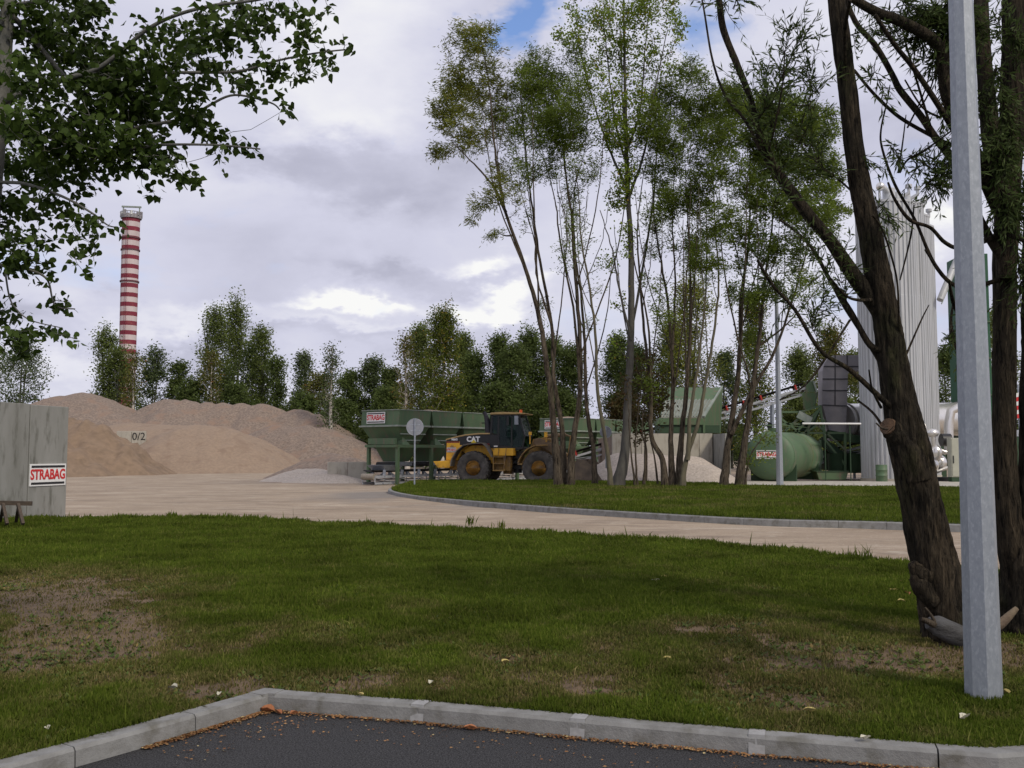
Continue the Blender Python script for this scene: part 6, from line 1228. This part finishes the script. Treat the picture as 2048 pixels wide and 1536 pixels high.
part('hood_stripe', mat('maroon stripe', (.22, .03, .03), None, 3, .5), lambda b: (b.box(-1.64, -.92, -.726, -.722, 2.17, 2.24), b.box(-.5, .85, -.748, -.743, 2.07, 2.13)))
part('side_body', yellow, lambda b: (b.prism([(-.3, 2.04), (.9, 2.04), (.95, 1.5), (1.15, 1.1), (.6, 1.1), (-.6, 1.6), (-.75, 1.75)], -.70, .70),), .02)
# fenders
def arc(cx, cz, r, t0, t1, n=10): return [(cx+r*math.cos(R(t)), cz+r*math.sin(R(t))) for t in np.linspace(t0, t1, n)]
def fender(b, pts, y0, y1, th=.05):
    for (a, c) in zip(pts, pts[1:]):
        d = Vector((c[0]-a[0], 0, c[1]-a[1])).normalized(); nz = Vector((-d.z, 0, d.x))*th
        b.hexa([(a[0], y0, a[1]), (c[0], y0, c[1]), (c[0], y1, c[1]), (a[0], y1, a[1]), (a[0]+nz.x, y0, a[1]+nz.z), (c[0]+nz.x, y0, c[1]+nz.z), (c[0]+nz.x, y1, c[1]+nz.z), (a[0]+nz.x, y1, a[1]+nz.z)])
fgrey = mat('dusty fender', (.17, .15, .13), (.11, .10, .085), 3, .7); 
for y0, y1 in ((-1.40, -.72), (.72, 1.40)):
    part('fender', fgrey, lambda b: fender(b, [(-1.18, .95), (-1.12, 1.3), (-.85, 1.75), (-.5, 2.02), (.0, 2.11), (.5, 2.13), (.72, 1.9), (1.0, 1.42)], y0, y1))
    part('fender', dirty, lambda b: (fender(b, [(2.42, 1.12), (2.45, 1.25), (2.62, 1.55), (2.9, 1.83), (3.25, 1.98), (3.8, 2.02)], y0, y1), b.box(2.38, 2.62, y0, y1, 1.04, 1.11)))
part('tank_and_battery_box', yellow, lambda b: (b.box(1.02, 2.1, -1.15, -.55, 1.5, 1.88), b.box(1.05, 1.75, 0.55, 1.15, .9, 1.88)), .02)
part('ladder', dirty, lambda b: (b.box(1.05, 1.09, -1.3, -1.0, .72, 1.5), b.box(1.62, 1.66, -1.3, -1.0, .72, 1.5), b.box(1.05, 1.66, -1.32, -1.0, .72, .77), b.box(1.09, 1.62, -1.32, -1.0, 1.08, 1.12), b.box(1.09, 1.62, -1.32, -1.0, 1.42, 1.46), b.box(1.1, 1.9, -.98, -.6, .72, 1.49), b.beam((1.66, -1.3, 1.0), (1.75, -1.25, 1.9), .035), b.beam((1.3, -1.2, 1.5), (1.34, -1.2, 1.88), .03)))
# cab
cab = empty('cab', (-.22, 0, 0)); cab.parent = wl_r
CP = [(.98, 1.92), (2.1, 1.92), (2.35, 1.78), (2.72, 1.86), (2.84, 2.55), (2.55, 3.62), (1.08, 3.62), (1.0, 2.6)]
glass2 = bpy.data.materials.new('tinted glass'); glass2.use_nodes = True; t_ = glass2.node_tree; b_ = t_.nodes['Principled BSDF']; b_.inputs['Base Color'].default_value = (.02, .04, .04, 1); b_.inputs['Roughness'].default_value = .05; tr_ = t_.nodes.new('ShaderNodeBsdfTransparent'); tr_.inputs[0].default_value = (.55, .68, .66, 1); mx_ = t_.nodes.new('ShaderNodeMixShader'); nz_ = t_.nodes.new('ShaderNodeFresnel'); mr_ = t_.nodes.new('ShaderNodeMath'); mr_.operation = 'SUBTRACT'; mr_.inputs[0].default_value = .72; t_.links.new(nz_.outputs[0], mr_.inputs[1]); t_.links.new(mr_.outputs[0], mx_.inputs[0]); t_.links.new(b_.outputs[0], mx_.inputs[1]); t_.links.new(tr_.outputs[0], mx_.inputs[2]); t_.links.new(mx_.outputs[0], t_.nodes['Material Output'].inputs[0])
def win(name, pts, y, th=.012):
    b = MB(); b.prism(pts, y, y+th); return b.build(name, glass2, cab)
for y in (-.80, .79):
    win('window', [(1.10, 2.62), (1.40, 2.62), (1.40, 3.55), (1.13, 3.55)], y); win('window', [(1.48, 2.05), (2.10, 2.0), (2.10, 3.55), (1.48, 3.55)], y); win('window', [(2.18, 1.95), (2.66, 1.95), (2.76, 2.55), (2.50, 3.55), (2.18, 3.55)], y)
b = MB(); b.hexa([(2.80, -.76, 2.56), (2.815, -.76, 2.56), (2.815, .76, 2.56), (2.80, .76, 2.56), (2.52, -.76, 3.58), (2.535, -.76, 3.58), (2.535, .76, 3.58), (2.52, .76, 3.58)]); b.build('windscreen', glass2, cab)
b = MB(); b.hexa([(1.0, -.74, 2.62), (1.012, -.74, 2.62), (1.012, .74, 2.62), (1.0, .74, 2.62), (1.07, -.74, 3.58), (1.082, -.74, 3.58), (1.082, .74, 3.58), (1.07, .74, 3.58)]); b.build('window', glass2, cab)
fr = MB()
for y in (-.79, .79):
    for a, c, w in (((1.02, 2.6), (1.09, 3.62), .10), ((1.44, 1.95), (1.44, 3.62), .09), ((2.14, 1.9), (2.14, 3.62), .08), ((2.82, 2.52), (2.52, 3.62), .07), ((2.70, 1.86), (2.83, 2.55), .08), ((1.0, 3.6), (2.55, 3.6), .08)): fr.beam((a[0], y, a[1]), (c[0], y, c[1]), w, .05, up=(0, 1, 0))
for x, z in ((1.04, 2.6), (1.08, 3.6), (2.53, 3.6), (2.82, 2.54), (2.71, 1.88)): fr.beam((x, -.79, z), (x, .79, z), .06)
fr.build('cab_frame', blackp, cab)
b = MB(); b.prism([(.95, 2.05), (.95, 1.90), (2.1, 1.90), (2.36, 1.76), (2.68, 1.84), (2.68, 1.95), (2.16, 1.98), (1.46, 2.05), (1.44, 2.60), (.95, 2.60)], -.78, .78); b.build('cab_base', blackp, cab, .01)
b = MB(); b.box(1.5, 1.95, -.25, .25, 2.3, 2.5); b.prism([(1.42, 2.45), (1.6, 2.45), (1.48, 3.2), (1.36, 3.2)], -.24, .24); b.box(1.38, 1.48, -.14, .14, 3.2, 3.42); b.build('seat', blackp, cab, .03)
b = MB(); b.beam((2.25, 0, 2.0), (2.15, 0, 2.7), .08); b.tube([Vector((2.13+.05*math.cos(t), .19*math.sin(t), 2.72+.16*math.cos(t))) for t in np.linspace(0, 6.283, 21)], .018, 6); b.build('steering_wheel', blackp, cab)
b = MB(); b.box(1.16, 1.30, -.70, -.66, 2.63, 2.82); b.build('high_visibility_vest', mat('lime fabric', (.55, .75, .03), None, 4, .7), cab)
b = MB(); b.box(2.30, 2.50, -.86, -.82, 3.1, 3.55); b.build('sun_blind', mat('pale blind', (.35, .38, .42), None, 3, .6), cab)
part('cab_roof', mat('dusty hood top', (.48, .33, .14), None), lambda b: b.prism([(1.0, 3.63), (2.86, 3.63), (2.90, 3.68), (2.5, 3.73), (1.6, 3.76), (1.02, 3.72)], -.88, .88), .02)
part('beacon', orange, lambda b: (b.cyl((2.52, -.35, 3.72), (2.52, -.35, 3.88), .085, .07),)); part('beacon_base', blackp, lambda b: b.cyl((2.52, -.35, 3.69), (2.52, -.35, 3.73), .10))
part('mirror', blackp, lambda b: (b.beam((2.5, -.85, 3.4), (2.62, -1.05, 3.4), .03), b.box(1.93, 2.06, -1.06, -1.0, 3.05, 3.5), b.beam((2.0, -.82, 3.4), (2.0, -1.02, 3.4), .03)), .01)
part('exhaust_stack', mat('stack black', (.025, .022, .028), None, 3, .5), lambda b: b.tube([Vector((.78, -.3, 2.6)), Vector((.76, -.3, 3.0)), Vector((.68, -.3, 3.4)), Vector((.58, -.3, 3.68)), Vector((.50, -.3, 3.76))], [.20, .19, .14, .10, .10], 16))
part('air_intake', blackp, lambda b: (b.cyl((.30, .2, 2.66), (.30, .2, 3.22), .05), b.cyl((.30, .2, 3.2), (.30, .2, 3.24), .28, n=16)))
part('work_light', yellow, lambda b: (b.box(2.85, 2.97, -.95, -.75, 2.55, 2.72), b.beam((2.9, -.85, 2.1), (2.9, -.85, 2.55), .05), b.box(3.62, 3.76, -.75, -.55, 2.45, 2.72), b.beam((3.7, -.65, 2.2), (3.7, -.65, 2.5), .05)), .01)
for o_ in list(wl_r.children):
    if o_.name.split('.')[0] in ('cab_roof', 'beacon', 'beacon_base', 'mirror', 'exhaust_stack'): o_.location.x -= .22
# lift arms, linkage and bucket
for y in (-.56, .56): part('lift_arm', armm, lambda b: b.prism([(3.05, 2.35), (3.3, 2.42), (4.1, 2.1), (4.75, 1.45), (5.35, .62), (5.5, .35), (5.3, .22), (5.05, .45), (4.4, 1.25), (3.9, 1.7), (3.05, 2.1)], y-.07, y+.07), .01)
part('tilt_cylinder', mat('cylinder', (.24, .16, .08), None, 3, .6), lambda b: (b.cyl((3.5, 0, 2.5), (4.6, 0, 2.58), .10), b.cyl((4.6, 0, 2.58), (4.95, 0, 2.45), .05)))
part('bell_crank', dirty, lambda b: (b.prism([(4.85, 2.55), (5.05, 2.5), (5.0, 1.7), (4.85, 1.2), (4.7, 1.3), (4.75, 1.8)], -.12, .12), b.beam((4.85, 0, 1.25), (5.5, 0, 1.0), .12), b.cyl((4.5, -.6, 1.55), (4.5, .6, 1.55), .12)), .01)
part('hydraulic_hose', rubber, lambda b: (b.tube([Vector((3.6, -.3, 2.45)), Vector((3.9, -.5, 2.1)), Vector((4.2, -.6, 2.15)), Vector((4.5, -.5, 2.4))], .03, 6),))
part('hydraulic_hose', rubber, lambda b: (b.tube([Vector((3.3, -.6, 1.3)), Vector((3.9, -.6, 1.5)), Vector((4.3, -.6, 1.2))], .06, 8),))
bk = mat('worn bucket', (.16, .12, .085), (.09, .07, .055), 2.5, .75, bump=.3)
BP = [(5.45, 1.35), (5.25, 1.0), (5.22, .6), (5.35, .25), (5.7, .06), (6.9, .02)]; BI = [(6.9, .06), (5.75, .11), (5.42, .30), (5.29, .62), (5.32, .98), (5.50, 1.31)]
def bucket(b):
    b.prism(BP+BI, -1.5, 1.5)
    for y in (-1.5, 1.46): b.prism([(5.47, 1.34), (5.27, 1.0), (5.24, .6), (5.37, .27), (5.7, .08), (6.88, .04), (6.5, .62), (5.95, 1.25)], y+.002, y+.038)
bo = part('bucket', bk, bucket); part('cutting_edge', steeldark, lambda b: b.box(6.7, 7.05, -1.52, 1.52, -.005, .018), parent=bo)
ld_ = MB(); ld_.add([(5.5, -1.4, 1.0), (6.5, -1.4, .1), (6.5, 1.4, .1), (5.5, 1.4, 1.0), (5.6, -.5, 1.25), (6.1, 0, .9), (5.6, .6, 1.25)], [(0, 1, 5), (0, 5, 4), (1, 2, 5), (2, 3, 6), (2, 6, 5), (4, 5, 6), (3, 0, 4), (3, 4, 6)]); 
# markings
M = frame((-.16, -.747, 2.345), (1, 0, 0), (0, -1, 0)); text('lettering', 'CAT', .36, white, wl_r, M, .05)
b = MB(); b.add([(-.28, -.762, 2.17), (0.02, -.762, 2.17), (-.13, -.762, 2.33)], [(0, 1, 2)]); b.build('emblem', mat('emblem yellow', (.75, .55, .02), None, 3, .5), wl_r)
M = frame((-1.18, -.752, 2.34), (1, 0, 0), (0, -1, 0)); text('lettering', '966G', .15, white, wl_r, M, .05)
sign(wl_r, (-1.35, -.722, 1.80), (1, 0, 0), (0, -1, 0), .5, .25)
b = MB(); b.box(1.18, 1.42, -.79, -.782, 1.95, 2.02); b.build('data_plate', white, cab)
b = MB(); b.box(-1.72, -1.66, -.65, .65, 1.35, 2.2); b.build('radiator_grille', blackp, wl_r, .01)
